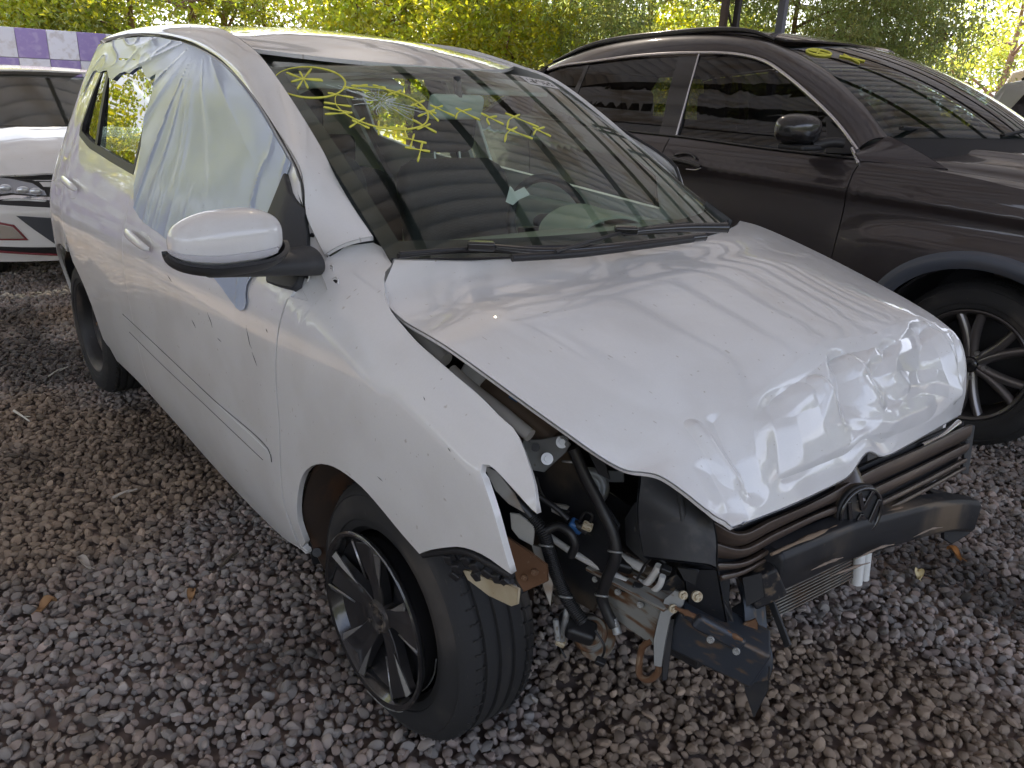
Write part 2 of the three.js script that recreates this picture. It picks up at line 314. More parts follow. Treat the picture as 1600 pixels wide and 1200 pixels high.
// ---------- open shed over the cars ----------
const shedM = phy([1, 1, 1], 0.9, { transmission: 0.14, thickness: 0, side: THREE.DoubleSide, metalness: 0, map: grime([0.78, 0.77, 0.78], [0.6, 0.54, 0.48], 0.8, 0.01, 83) });
const steelM = std([1, 1, 1], 0.6, { map: grime([0.2, 0.19, 0.2], [0.32, 0.25, 0.2], 0.6, 0.01, 85) });
{
  const X0 = -8.2, X1 = 5.2, Z0 = -16, Z1 = 8.6, Y = 3.6;  // roof edges shaped for light: stretched to shade the cars and narrow open sky
  const roofY = x => Y + 0.05 * (x - X0);
  const shed = thing('shed_roof', 'corrugated metal shed roof high over the parked cars, seen mirrored in their glass', 'roof', [X0, 0, Z0]);
  const wave = 0.17, n = Math.round((X1 - X0) / wave * 6), pos = [], uv = [], idx = [];
  for (let i = 0; i <= n; i++) { // ridges run across the cars
    const x = lerp(X0, X1, i / n), ph = (i % 6) / 6, h = [0, 0, 0.034, 0.04, 0.04, 0.034][i % 6];
    for (const z of [Z0, Z1]) { pos.push(x - X0, roofY(x) + h, z - Z0); uv.push(x / 3, z / 3); }
    if (i < n) { const a = i * 2; idx.push(a, a + 1, a + 2, a + 1, a + 3, a + 2); }
  }
  part('corrugated_sheet', geo(pos, null, uv, idx), shedM, shed);
  for (let z = Z1 - 0.25; z > Z0; z -= 1.25) part('purlin', bar([0, roofY(X0) - 0.07, z - Z0], [X1 - X0, roofY(X1) - 0.07, z - Z0], 0.06, 0.12), steelM, shed);
  for (const x of [X0 + 0.5, X1 - 0.6]) { // lattice girders on the column lines
    const q = [], y = roofY(x) - 0.16; q.push(bar([x - X0, y, 0], [x - X0, y, Z1 - Z0], 0.07, 0.05), bar([x - X0, y - 0.42, 0], [x - X0, y - 0.42, Z1 - Z0], 0.07, 0.05));
    for (let z = 0, k = 0; z < Z1 - Z0 - 0.4; z += 0.42, k++) q.push(rod([x - X0, y - (k % 2 ? 0.42 : 0), z], [x - X0, y - (k % 2 ? 0 : 0.42), z + 0.42], 0.014, 0.014, 6));
    part('girder', q, steelM, shed);
  }
}
{ // columns behind the dark car: a laced pair and a blue-grey tube
  const a = [-4.483,2.242,-6.339], b = [-4.393,2.249,-6.446], c = [-4.439,2.298,-7.395];
  const t = thing('lattice_column', 'brown steel column of two posts laced with thin diagonals behind the dark car', 'column', [a[0], 0, a[2]]);
  const dx = b[0] - a[0], dz = b[2] - a[2];
  part('post', place(rbox(0.075, 4.1, 0.06, 0.006), [0, 2.05, 0]), std([0.1, 0.075, 0.07], 0.7), t);
  part('post', place(rbox(0.06, 4.1, 0.06, 0.006), [dx, 2.05, dz]), std([0.028, 0.025, 0.03], 0.6), t);
  for (let y = 0.2, k = 0; y < 4; y += 0.36, k++) part('lacing_bar', rod([k % 2 ? dx : 0, y, k % 2 ? dz : 0], [k % 2 ? 0 : dx, y + 0.36, k % 2 ? 0 : dz], 0.012, 0.012, 6), steelM, t);
  const u = thing('steel_post', 'slim blue grey square post standing right of the laced column', 'post', [c[0], 0, c[2]]);
  part('shaft', place(rbox(0.085, 4.1, 0.085, 0.006), [0, 2.05, 0]), std([0.11, 0.115, 0.17], 0.5), u);
  part('base_plate', place(rbox(0.22, 0.02, 0.22, 0.004), [0, 0.015, 0]), steelM, u);
  for (const [x, z] of [[4.6, 8.2], [-7.7, 8.2]]) { // columns behind the photographer carry the near girders
    const k = thing('steel_post', x > 0 ? 'square steel post beside the photographer, holding the shed roof' : 'square steel post left of the picture, holding the shed roof', 'post', [x, 0, z]);
    part('shaft', place(rbox(0.1, 4.0, 0.1, 0.006), [0, 2, 0]), steelM, k); part('base_plate', place(rbox(0.24, 0.02, 0.24, 0.004), [0, 0.015, 0]), steelM, k);
  }
}

// ---------- chequered yard wall ----------
{
  const w = thing('chequered_wall', 'low yard wall painted in lilac and white squares behind the white cars', 'wall', [-10.5, 0, 0]);
  const S = 0.34, TOP = 1.778, Z0 = -2.6, Z1 = 22, zr = [-10.5,1.676,-0.898][2];
  const lil = [0, 1, 2].map(k => std([1, 1, 1], 0.75, { map: grime([0.6 - k * 0.015, 0.52 - k * 0.01, 0.7 - k * 0.01], [0.72, 0.67, 0.76], 0.5, 0.01, 101 + k) })), wh = [0, 1, 2].map(k => std([1, 1, 1], 0.75, { map: grime([0.86 - k * 0.02, 0.85 - k * 0.02, 0.87 - k * 0.02], [0.72, 0.68, 0.66], 0.6, 0.01, 111 + k) }));
  part('core', place(rbox(0.12, TOP - 0.02, Z1 - Z0, 0.01, 1), [-0.075, TOP / 2 - 0.01, (Z0 + Z1) / 2]), std([0.4, 0.39, 0.4], 0.9), w);
  seed = 5; const squares = [0, 1, 2].map(() => new RoundedBoxGeometry(0.022, S - 0.006, S - 0.006, 1, 0.003));
  for (let j = 0; j < 5; j++) for (let i = Math.ceil((Z0 - zr) / S); zr + (i + 1) * S < Z1; i++) {
    const y = TOP - (j + 0.5) * S, k = Math.floor(rnd() * 3); if (y < 0.1) continue;
    const m = new THREE.Mesh(squares[k], ((i + j) & 1 ? wh : lil)[k]); m.name = 'panel'; m.position.set(0.002 * k, y, zr + (i + 0.5) * S); m.castShadow = m.receiveShadow = true; w.add(m);
  }
}

// ---------- trees ----------
function leafCluster(n, L, wd, spread, droop) {
  const pos = [], uv = [], idx = [];
  for (let k = 0; k < n; k++) {
    const o = V(rr(-1, 1), rr(-1, 1), rr(-1, 1)).multiplyScalar(spread), d = V(rr(-1, 1), rr(-1, 1) - droop, rr(-1, 1)).normalize(), s = d.clone().cross(V(rr(-1, 1), rr(-1, 1), rr(-1, 1))).normalize(), b = d.clone().cross(s), l = L * rr(0.7, 1.25), w = wd * rr(0.8, 1.2), a = pos.length / 3;
    for (const [u, v, e] of [[0, 0, 0], [0.45, 0.5, 0.06], [1, 0, -0.05], [0.45, -0.5, 0.06]]) { const p = o.clone().addScaledVector(d, u * l).addScaledVector(s, v * w).addScaledVector(b, e * l); pos.push(p.x, p.y, p.z); uv.push(u, v + 0.5); }
    idx.push(a, a + 1, a + 2, a, a + 2, a + 3);
  }
  return geo(pos, null, uv, idx);
}
const leafM = (c, tr) => phy(c, 0.95, { transmission: tr, thickness: 0, side: THREE.DoubleSide });
const barkM = std([1, 1, 1], 0.9, { map: tex(256, (x, y) => { const v = 0.36 + 0.25 * fbm(x * 20, y * 5, 131, 4, 0); return [v * 1.1, v * 0.86, v * 0.74]; }) });
function tree(label, pos, h, crown, leaf, { n = 5000, lean = [0, 0], trunkR = 0.1, low = 0.3, limbs = 7, group } = {}) {
  const t = thing('tree', label, 'tree', pos, 0, group);
  const top = V(lean[0] * h, h * 0.82, lean[1] * h), tr = [];
  const pts = [V(0, -0.1, 0), V(lean[0] * h * 0.2 + rr(-0.06, 0.06), h * 0.25, lean[1] * h * 0.2 + rr(-0.06, 0.06)), V(lean[0] * h * 0.55 + rr(-0.12, 0.12), h * 0.55, lean[1] * h * 0.55 + rr(-0.12, 0.12)), top];
  tr.push(tube(pts, s => trunkR * (1 - 0.78 * s) * (1 + 0.25 * Math.exp(-s * 18)), 14, 9));
  const clumps = [], c0 = new THREE.CatmullRomCurve3(pts);
  for (let k = 0; k < limbs; k++) {
    const s = lerp(low, 0.95, (k + rnd() * 0.6) / limbs), o = c0.getPoint(s), a = k * 2.4 + rr(-0.5, 0.5), len = crown[0] * rr(0.6, 1) * (1.1 - s * 0.5), e = o.clone().add(V(Math.cos(a) * len, len * rr(0.1, 0.6), Math.sin(a) * len));
    const mid = o.clone().lerp(e, 0.5).add(V(rr(-0.1, 0.1), rr(0, 0.25), rr(-0.1, 0.1)));
    tr.push(tube([o, mid, e], q => trunkR * 0.42 * (1 - s * 0.45) * (1 - 0.85 * q), 8, 6));
    for (let m = 0; m < 3; m++) { const b = o.clone().lerp(e, rr(0.4, 1)), f = b.clone().add(V(rr(-1, 1), rr(-0.5, 0.6), rr(-1, 1)).multiplyScalar(crown[0] * 0.4)); tr.push(tube([b, b.clone().lerp(f, 0.5).add(V(0, 0.06, 0)), f], q => trunkR * 0.14 * (1 - 0.8 * q), 4, 5)); clumps.push(f, b); }
  }
  part('trunk', tr, barkM, t);
  for (let k = 0; k < 16; k++) { const a = rnd() * 6.28, b = Math.acos(rr(-1, 1)), q = Math.cbrt(rr(0.15, 1)); clumps.push(V(top.x * 0.75 + crown[0] * Math.sin(b) * Math.cos(a) * q, h * (low + 1) / 2 + crown[1] * Math.cos(b) * q, top.z * 0.75 + crown[0] * Math.sin(b) * Math.sin(a) * q)); }
  const im = new THREE.InstancedMesh(leaf.g, leaf.m, n = Math.round(n * 0.23)), m4 = new THREE.Matrix4(), qt = new THREE.Quaternion(), eu = new THREE.Euler(), col = new THREE.Color();
  for (let i = 0; i < n; i++) {
    const c = clumps[Math.floor(rnd() * clumps.length)], r = leaf.clump * Math.cbrt(rnd()), d = V(rr(-1, 1), rr(-1, 1), rr(-1, 1)).normalize().multiplyScalar(r); d.y *= 0.75;
    eu.set(rr(-0.5, 0.5), rr(0, 6.28), rr(-0.5, 0.5)); qt.setFromEuler(eu); const p = c.clone().add(d); if (p.y < 0.7) p.y = 0.7 + rnd() * 0.5;
    m4.compose(p, qt, V(1, 1, 1).multiplyScalar(rr(0.75, 1.25))); im.setMatrixAt(i, m4);
    const v = rr(0.7, 1.3), y = rnd(); im.setColorAt(i, col.setRGB(v * lerp(0.8, 1.15, y), v, v * lerp(1, 0.75, y)));
  }
  im.name = 'crown'; im.userData.kind = 'stuff'; im.castShadow = im.receiveShadow = true; t.add(im); return t;
}
{
  seed = 404; 
  const broad = { g: leafCluster(6, 0.1, 0.052, 0.13, 0.3), m: leafM([0.54, 0.54, 0.03], 0.68), clump: 0.62 };
  const dark = { g: leafCluster(7, 0.1, 0.045, 0.13, 0.5), m: leafM([0.3, 0.32, 0.03], 0.62), clump: 0.6 };
  const feather = { g: leafCluster(10, 0.085, 0.022, 0.12, 0.9), m: leafM([0.42, 0.48, 0.19], 0.62), clump: 0.55 };
  const far = { g: leafCluster(7, 0.15, 0.08, 0.2, 0.2), m: leafM([0.5, 0.52, 0.06], 0.62), clump: 0.9 };
  const P = (px, d) => { const m = { 20: [-14.278,2.111,-1.253], 110: [-14.174,2.177,-2.058], 215: [-13.237,2.213,-2.824], 290: [-12.295,2.221,-3.254], 333: [-12.891,2.296,-3.915], 415: [-12.54,2.35,-4.672], 540: [-10.986,2.357,-5.313], 575: [-10.467,2.349,-5.414], 642: [-9.852,2.363,-5.799], 745: [-9.725,2.46,-6.972], 800: [-8.796,2.251,-6.939], 890: [-8.545,2.321,-7.914], 1010: [-8.2,2.424,-9.341], 1100: [-8.266,2.55,-10.96], 1240: [-6.628,2.534,-11.198], 1340: [-5.944,2.583,-12.006], 1420: [-4.826,2.343,-11.522], 1505: [-9.854,3.376,-25.846], 1585: [-8.001,3.275,-24.657] }[px]; return [m[0], 0, m[2]]; };
  const g1 = 'slender trees in a row beyond the chequered wall';
  for (const [x, z, n] of [[-12.2, 1.6, 'first'], [-12.6, 3.9, 'second']]) tree(n + ' bushy tree left of the picture, mirrored in the rear side glass', [x, 0, z], 4.4, [1.8, 1.6], broad, { n: 9500, low: 0.2 });
  tree('leafy tree at the far left, hanging over the lilac and white wall', P(20), 3.8, [1.9, 1.58], broad, { n: 9500, low: 0.2 });
  tree('bushy yellow green tree just behind the corner of the chequered wall', P(110), 3.5, [1.8, 1.51], broad, { n: 9500, low: 0.2 });
  tree('dense tree with thin dark stems left of the red brown trunk', P(215), 3.9, [1.8, 1.51], dark, { n: 8000, low: 0.22 });
  tree('tree with straight red brown trunk rising behind the white roof', P(290), 4.4, [1.8, 1.44], broad, { n: 2600, low: 0.56, trunkR: 0.12 });
  tree('tree with a red brown trunk leaning right behind the white roof', P(333), 4.2, [1.8, 1.44], dark, { n: 2600, low: 0.56, trunkR: 0.11, lean: [0.02, -0.12] });
  tree('thin sparse tree letting white sky through above the white roof', P(415), 3.9, [1.7, 1.44], dark, { n: 3000, low: 0.4, trunkR: 0.07, lean: [0.03, 0.06] });
  tree('tree with twisted brown stems behind the middle of the white roof', P(540), 4.1, [1.7, 1.44], broad, { n: 2600, low: 0.56, trunkR: 0.13, lean: [0, -0.05] });
  tree('tree with pale leaning stem right of the twisted brown stems', P(575), 4.1, [1.6, 1.44], broad, { n: 2600, low: 0.56, trunkR: 0.12, lean: [0.02, -0.14] });
  tree('tree with two thin dark stems above the windscreen of the white car', P(642), 3.8, [1.8, 1.51], broad, { n: 8000, low: 0.22, trunkR: 0.07, lean: [0, 0.03] });
  tree('yellow green bushy tree filling the gap left of the dark car', P(745), 3.4, [1.9, 1.51], broad, { n: 10000, low: 0.12 });
  tree('tree with a leaning brown stem just left of the dark car roof', P(800), 3.4, [1.7, 1.51], broad, { n: 8000, low: 0.14, lean: [0, -0.08] });
  tree('grey green feathery tree behind the rear of the dark car', P(890), 3.9, [2, 1.73], feather, { n: 14000, low: 0.14 });
  tree('grey green feathery tree left of the laced steel column', P(1010), 4.1, [2.1, 1.80], feather, { n: 9500, low: 0.14 });
  tree('yellow green tree showing between and behind the steel columns', P(1100), 3.4, [1.9, 1.51], broad, { n: 8000, low: 0.14 });
  tree('feathery tree right of the blue grey post with some brown leaves', P(1240), 4.1, [2.1, 1.73], feather, { n: 9500, low: 0.16 });
  tree('feathery tree above the windscreen of the dark car', P(1340), 4.2, [2.1, 1.80], feather, { n: 10000, low: 0.16 });
  tree('last feathery tree of the row, its edge against the bright sky', P(1420), 3.4, [1.15, 1.37], feather, { n: 6500, low: 0.2 });
  tree('small open tree with a forked grey trunk far off at the right', P(1505), 4.4, [2.6, 1.37], far, { n: 1500, low: 0.42, trunkR: 0.17 });
  tree('taller open tree at the right edge beyond the far cars', P(1585), 5.4, [3, 2.16], far, { n: 2600, low: 0.3, trunkR: 0.16 });
  // a sunlit thicket beyond: one mass
  const wood = { g: leafCluster(8, 0.2, 0.11, 0.28, 0.2), m: leafM([0.56, 0.56, 0.03], 0.65), clump: 1 };
  const n = 2600, im = new THREE.InstancedMesh(wood.g, wood.m, n), m4 = new THREE.Matrix4(), qt = new THREE.Quaternion(), eu = new THREE.Euler(), col = new THREE.Color();
  for (let i = 0; i < n; i++) {
    const t = rnd(), a = lerp(2.75, 4.4, t), r = rr(16.5, 19), hh = (0.9 + 1.5 * fbm(t * 14, 3, 141, 3)) * (t > 0.86 ? 0.8 : 1); eu.set(rr(-1, 1), rr(0, 6.28), rr(-1, 1)); qt.setFromEuler(eu);
    m4.compose(V(1.27 + Math.cos(a) * r, 0.2 + hh * Math.sqrt(rnd()), 1.53 + Math.sin(a) * r), qt, V(1, 1, 1).multiplyScalar(rr(0.7, 1.3))); im.setMatrixAt(i, m4); const v = rr(0.7, 1.3); im.setColorAt(i, col.setRGB(v * rr(1, 1.3), v, v * 0.8));
  }
  im.name = numbered('thicket'); im.castShadow = im.receiveShadow = true; scene.add(im); tag(im, 'sunlit yellow green thicket behind the row of trees', 'thicket', null, 'stuff');
  // the same kind of greenery goes on beyond the wall, where the side glass mirrors it
  for (const [x, z, h, k] of [[-12.6, 6.2, 6, 0], [-12.2, 8.6, 5.6, 1], [-12.8, 11.5, 6.4, 0], [-12.4, 14.8, 5.8, 1]]) tree(['yellow green tree beyond the wall, third mirrored in the side glass', 'darker tree beyond the wall left of the picture'][k] + (z < 9 ? ', nearer one' : ', farther one'), [x, 0, z], h, [1.8, 2.1], k ? dark : broad, { n: 5000, low: 0.25 });
  const wood2 = new THREE.InstancedMesh(wood.g, wood.m, 14000);  // unseen thicket, added and darkened to cut the sky light on the cars
  for (let i = 0; i < 14000; i++) { const t = rnd(), a = lerp(-1.45, 2.6, t), r = rr(15.5, 18.5), hh = 2.2 + 3.6 * fbm(t * 22, 3, 143, 3); eu.set(rr(-1, 1), rr(0, 6.28), rr(-1, 1)); qt.setFromEuler(eu); m4.compose(V(1.27 + Math.cos(a) * r, 0.2 + hh * Math.sqrt(rnd()), 1.53 + Math.sin(a) * r), qt, V(1, 1, 1).multiplyScalar(rr(0.8, 1.5))); wood2.setMatrixAt(i, m4); const v = rr(0.3, 0.7); wood2.setColorAt(i, col.setRGB(v * rr(0.8, 1.1), v, v * 0.8)); }
  wood2.name = 'thicket'; wood2.name = numbered('thicket'); wood2.castShadow = wood2.receiveShadow = true; scene.add(wood2); tag(wood2, 'unseen thicket added behind the photographer to narrow the sky light', 'thicket', null, 'stuff');
}

// ---------- the wrecked white hatchback ----------
const A_ = [[0.05, 0.7], [0.1, 0.725], [0.2, 0.765], [0.35, 0.805], [0.5, 0.822], [0.68, 0.83], [0.8, 0.826], [0.9, 0.805], [0.97, 0.778], [1.1, 0.722], [1.25, 0.655], [1.38, 0.592], [1.48, 0.535], [1.6, 0.45]];
const PL = [[-3.2, -0.22], [-3.05, -0.16], [-2.8, -0.048], [-2.465, -0.008], [-2, -0.002], [-1.4, 0], [-0.6, 0], [-0.2, -0.003], [0.2, -0.015], [0.45, -0.03], [0.7, -0.1]];
function sideZ(x, y) { // half width of the body: bellied doors, leaning glasshouse, fender shoulder with its crease
  const z = herm(A_, y) + herm(PL, x), w = sm(-0.48, -0.25, x), t = clamp(y - (0.915 - (x + 0.33) * 0.18038), 0, 0.3);
  return z - w * (0.5 * t + 5 * t * t);
}
const sideMap = (off = 0) => (x, y) => { const e = 0.004, gx = (sideZ(x + e, y) - sideZ(x - e, y)) / (2 * e), gy = (sideZ(x, y + e) - sideZ(x, y - e)) / (2 * e); return V(x, y, sideZ(x, y)).addScaledVector(V(-gx, -gy, 1).normalize(), off); };
function mirror(g) { const m = g.clone(), p = m.attributes.position, n = m.attributes.normal; for (let i = 0; i < p.count; i++) { p.setZ(i, -p.getZ(i)); n.setZ(i, -n.getZ(i)); } const ix = m.index; for (let i = 0; i < ix.count; i += 3) { const a = ix.getX(i); ix.setX(i, ix.getX(i + 1)); ix.setX(i + 1, a); } return m; }
const fox = thing('wrecked_hatchback', 'white hatchback with torn off front bumper, crumpled bonnet and yellow marks on its cracked windscreen', 'car');
const both = (name, g, mat, label) => { part(name, g, mat, fox, label); return part(name, mirror(g), mat, fox); };

// outlines of the right flank, side view
const drip = [...[[-0.438,1.115],[-0.463,1.162],[-0.53,1.202],[-0.642,1.249],[-0.781,1.305],[-0.951,1.362],[-1.174,1.419],[-1.405,1.458],[-1.558,1.476],[-1.794,1.493],[-2.045,1.501],[-2.308,1.497]],[-2.62,1.478]];
const dripIn = crv2(drip.map(p => [p[0] - 0.004, p[1] - 0.007]), 44);
const doorEdge = [[-0.436,1.098],[-0.385,1.002],[-0.341,0.955],[-0.341,0.922],[-0.343,0.916],[-0.354,0.856],[-0.356,0.787],[-0.361,0.687],[-0.359,0.619],[-0.387,0.487],[-0.399,0.425],[-0.409,0.352]];
const archF = crv2([[-0.338,0.288],[-0.342,0.35],[-0.313,0.435],[-0.268,0.513],[-0.217,0.56],[-0.161,0.591],[-0.092,0.609],[0.006,0.608],[0.075,0.59],[0.141,0.566],[0.204,0.546]], 26);
const fTail = crv2([[0.204,0.546],[0.232,0.568],[0.275,0.596],[0.339,0.63],[0.397,0.641],[0.455,0.634]], 12);
const fCut = crv2([[0.455,0.634],[0.435,0.679],[0.411,0.732],[0.386,0.773],[0.372,0.792],[0.369,0.801]], 14);
const fLobe = flatten2(crv2([[0.369,0.801],[0.379,0.804],[0.402,0.8],[0.453,0.783],[0.497,0.765]], 10));
const fTop = crv2([[0.497,0.765],[0.474,0.796],[0.433,0.826],[0.384,0.851],[0.341,0.861],[0.278,0.876],[0.21,0.889],[0.145,0.902],[0.073,0.916],[0,0.933],[-0.049,0.945],[-0.094,0.96],[-0.14,0.98],[-0.174,0.997],[-0.184,1.007],[-0.187,1.016]], 34);
const seamA = [[-0.187,1.016],[-0.287,1.038],[-0.322,1.029],[-0.323,1.016],[-0.327,1.007],[-0.332,1.008]];
{
  // fender: from the door gap round the arch, the empty headlight cut and the bonnet edge
  const back = crv2(doorEdge.slice(4).map(p => [p[0] + 0.0042, p[1]]), 18), low = [[-0.402,0.343],[-0.392,0.281],[-0.378,0.248]];
  const jamb = [[-0.332,1.008],[-0.314,0.978],[-0.254,0.953],[-0.248,0.942],[-0.277,0.927],[-0.338,0.924]];
  const out = flatten2(archF, fTail, fCut, fLobe, fTop, seamA, jamb, back, low);
  part('fender', panel(out, [], sideMap(0), { step: 0.045, t: 0.014 }), M.paint, fox, 'right front fender with the headlight missing and its lower tip bent');
  part('pillar_foot', panel(flatten2([[-0.422,1.085],[-0.332,1.008],[-0.314,0.978],[-0.254,0.953],[-0.248,0.942],[-0.277,0.927],[-0.333,0.948],[-0.383,1.002]]), [], sideMap(-0.006), { step: 0.05, t: 0.01 }), M.paint, fox, 'bare lower pillar panel with bolt holes where a cover is missing');
  part('pillar_foot', panel([[-0.345,0.954],[-0.273,0.93],[-0.284,0.916],[-0.328,0.912],[-0.361,0.927]], [], sideMap(-0.007), { step: 0.05, t: 0.006 }), M.paint, fox);
  const spots = [[-0.396,1.047],[-0.337,0.967],[-0.3,0.986],[-0.257,0.966]];
  spots.forEach((s, i) => { const p = sideMap(-0.0045)(...s), g = place(new THREE.CylinderGeometry([0.005, 0.004, 0.005, 0.009][i], [0.005, 0.004, 0.005, 0.009][i], 0.006, 14), [p.x, p.y, p.z], [Math.PI / 2 - 0.35, 0, 0]); part('bolt_hole', g, M.black, fox); if (i) part('hole_rim', place(new THREE.TorusGeometry([0, 0.011, 0.011, 0.015][i], 0.0018, 6, 20), [p.x, p.y, p.z + 0.001], [-0.35, 0, 0]), M.paint, fox); });
  // left fender, undamaged in outline
  const arcL = []; for (let a = 0; a <= 24; a++) { const t = Math.PI * (1 - a / 24); arcL.push([0.0 + 0.335 * Math.cos(t), 0.28 + 0.33 * Math.sin(t)]); }
  part('fender', mirror(panel(flatten2(arcL, [[0.55, 0.35], [0.52, 0.62], [0.5, 0.72]], fTop.slice(2).map(p => [p[0], p[1] - 0.02]), seamA, [[-0.332,1.008],[-0.314,0.978],[-0.254,0.953],[-0.248,0.942],[-0.277,0.927],[-0.338,0.924]], back, low), [], sideMap(0), { step: 0.06, t: 0.014 })), M.paint, fox);
}
const seamX = y => -1.5 - 0.06 * sm(0.5, 1.05, y);
const archR = []; for (let a = 0; a <= 26; a++) { const t = Math.PI * a / 26; archR.push([-2.466 + 0.385 * Math.cos(t) * (t < 1.57 ? 1.05 : 1), 0.3 + 0.372 * Math.pow(Math.sin(t), 0.85)]); }
const sillY = x => herm([[-2.1, 0.345], [-1.98, 0.338], [-1.286, 0.303], [-0.62, 0.24], [-0.39, 0.215]], x);
{
  const belt = x => herm([[-2.5, 1.13], [-2.2, 1.079], [-1.571, 1.039], [-0.6, 0.985], [-0.3, 0.955]], x);
  // front door with its open window (the opening is under the plastic sheet)
  const fd = crv2(doorEdge.slice(4).map(p => [p[0] - 0.0042, p[1]]), 18);
  const bot = []; for (let i = 0; i <= 16; i++) { const x = lerp(-0.41, -1.497, i / 16); bot.push([x, sillY(x) + 0.006]); }
  const rear = []; for (let i = 0; i <= 10; i++) { const y = lerp(0.34, 1.03, i / 10); rear.push([seamX(y) + 0.002, y]); }
  const dIn = dripIn.filter(p => p[0] > -1.6), topRear = [[-1.585, 1.25], [-1.6, dIn[dIn.length - 1][1] - 0.002]];
  const front = [[-0.475, 1.155], ...[[-0.436,1.098],[-0.385,1.002],[-0.337,0.948],[-0.335,0.926]]].map(p => [p[0] - 0.004, p[1]]);
  const out = flatten2(fd, bot, rear, topRear, dIn.slice().reverse(), front);
  const hole = []; for (const p of dIn) if (p[0] < -0.62 && p[0] > -1.5) hole.push([p[0] - 0.01, p[1] - 0.045]);
  const hol = flatten2([[-0.56, 1.12], ...hole.slice(1)], [[-1.525, 1.35], [-1.515, 1.06]], [[-1.0, belt(-1) + 0.015], [-0.57, belt(-0.57) + 0.015]]);
  part('door', panel(out, [hol], sideMap(0), { step: 0.05, t: 0.014 }), M.paint, fox, 'front passenger door, dented, its window gone under plastic');
  // rear door and its window
  const bot2 = []; for (let i = 0; i <= 8; i++) { const x = lerp(-1.503, -2.03, i / 8); bot2.push([x, sillY(x) + 0.006]); }
  const arcIn = archR.filter(p => p[0] > -2.32 && p[1] > 0.36);
  const rear2 = rear.map(p => [p[0] - 0.004, p[1]]).reverse();
  const dR = dripIn.filter(p => p[0] <= -1.605 && p[0] > -2.4);
  const out2 = flatten2([[-1.606, dR[0][1] - 0.002], [-1.592, 1.25]], rear2, bot2, arcIn, [[-2.36, 0.75], [-2.42, 0.93], [-2.47, 1.12], [-2.47, 1.3], [-2.43, dR[dR.length - 1][1] - 0.01]], dR.slice().reverse());
  const hole2 = [[-1.6, 1.052], [-1.66, 1.3], [-1.68, 1.425], [-1.9, 1.437], [-2.2, 1.44], [-2.38, 1.42], [-2.42, 1.3], [-2.43, 1.15], [-2.405, 1.12], [-2.2, 1.088], [-1.9, 1.068]];
  part('door', panel(out2, [hole2], sideMap(0), { step: 0.05, t: 0.014 }), M.paint, fox, 'rear passenger door with its glass whole');
  const frameOut = hole2, c0 = [-2.02, 1.25], frameIn = hole2.map(p => [p[0] + (c0[0] - p[0]) * 0.055, p[1] + (c0[1] - p[1]) * 0.13]);
  const wf = part('window_frame', panel(frameOut, [frameIn], sideMap(0.0015), { step: 0.06, t: 0.016 }), M.black, fox);
  part('divider', panel([[-2.14,1.107],[-2.113,1.107],[-2.277,1.365],[-2.313,1.365]].map(p=>p), [], sideMap(0.001), { step: 0.1, t: 0.012 }), M.black, wf);
  part('window_pane', panel(frameIn.map(p => [p[0] + (p[0] - c0[0]) * 0.02, p[1] + (p[1] - c0[1]) * 0.02]), [], (x, y) => V(x, y, sideZ(x, 1.2) - 0.012 - (y - 1.2) * 0.4), { step: 0.08, t: 0 }), M.glassDark, fox, 'rear side glass mirroring the chequered wall and trees');
  // quarter panel round the arch to the tail
  const dQ = dripIn.filter(p => p[0] <= -2.405);
  const q = flatten2([[-2.436, dripIn.filter(p => p[0] > -2.44).pop()[1] - 0.01], [-2.476, 1.3], [-2.476, 1.12], [-2.426, 0.93], [-2.366, 0.75]], archR.filter(p => p[0] <= -2.326), [[-2.86, 0.28], [-3.0, 0.32], [-3.03, 0.6], [-3.03, 0.95], [-2.97, 1.2], [-2.86, 1.42], [-2.8, 1.475], [-2.62, 1.473]]);
  part('quarter_panel', panel(q, [], sideMap(0), { step: 0.05, t: 0.014 }), M.paint, fox);
  part('fuel_flap', panel(Array.from({ length: 24 }, (_, i) => [-2.66 + 0.065 * Math.cos(i / 24 * 6.283), 0.99 + 0.075 * Math.sin(i / 24 * 6.283)]), [], sideMap(0.002), { step: 0.04, t: 0.008, r: 0.003 }), M.paint, fox);
  // left side: the same doors and quarter, glass in every window
  for (const [o, h, gx] of [[out, hol, 0], [out2, hole2, 0]]) { part('door', mirror(panel(o, [h], sideMap(0), { step: 0.07, t: 0.014 })), M.paint, fox); part('window_pane', mirror(panel(h.map(p => p), [], sideMap(-0.006), { step: 0.12, t: 0 })), M.glass, fox); }
  part('quarter_panel', mirror(panel(q, [], sideMap(0), { step: 0.07, t: 0.014 })), M.paint, fox);
  // sill below the doors with its pinch flange
  const sl = []; for (let i = 0; i <= 20; i++) { const x = lerp(-2.02, -0.39, i / 20); sl.push([x, sillY(x) + 0.001]); }
  const sb = []; for (let i = 0; i <= 20; i++) { const x = lerp(-0.375, -1.98, i / 20); sb.push([x, herm([[-2.0, 0.29], [-1.698, 0.29], [-1.333, 0.25], [-0.738, 0.172], [-0.545, 0.178], [-0.37, 0.235]], x)]); }
  both('sill', panel(flatten2(sl, sb), [], sideMap(-0.004), { step: 0.05, t: 0.016, r: 0.004 }), M.paint);
  both('sill_flange', tube(sb.map(([x, y]) => sideMap(-0.014)(x, y - 0.004)), 0.006, 40, 6), M.paintDull);
  // side moulding: a flat raised strip in body colour
  both('side_moulding', panel(flatten2(crv2([[-1.626,0.572],[-1.239,0.553],[-0.815,0.527],[-0.435,0.505]], 20), [[-0.44,0.479],[-0.493,0.466]], crv2([[-0.493,0.466],[-0.834,0.485],[-1.267,0.503],[-1.582,0.524]], 20)), [], sideMap(0.0016), { step: 0.06, t: 0.003, r: 0.0008 }), M.paint);
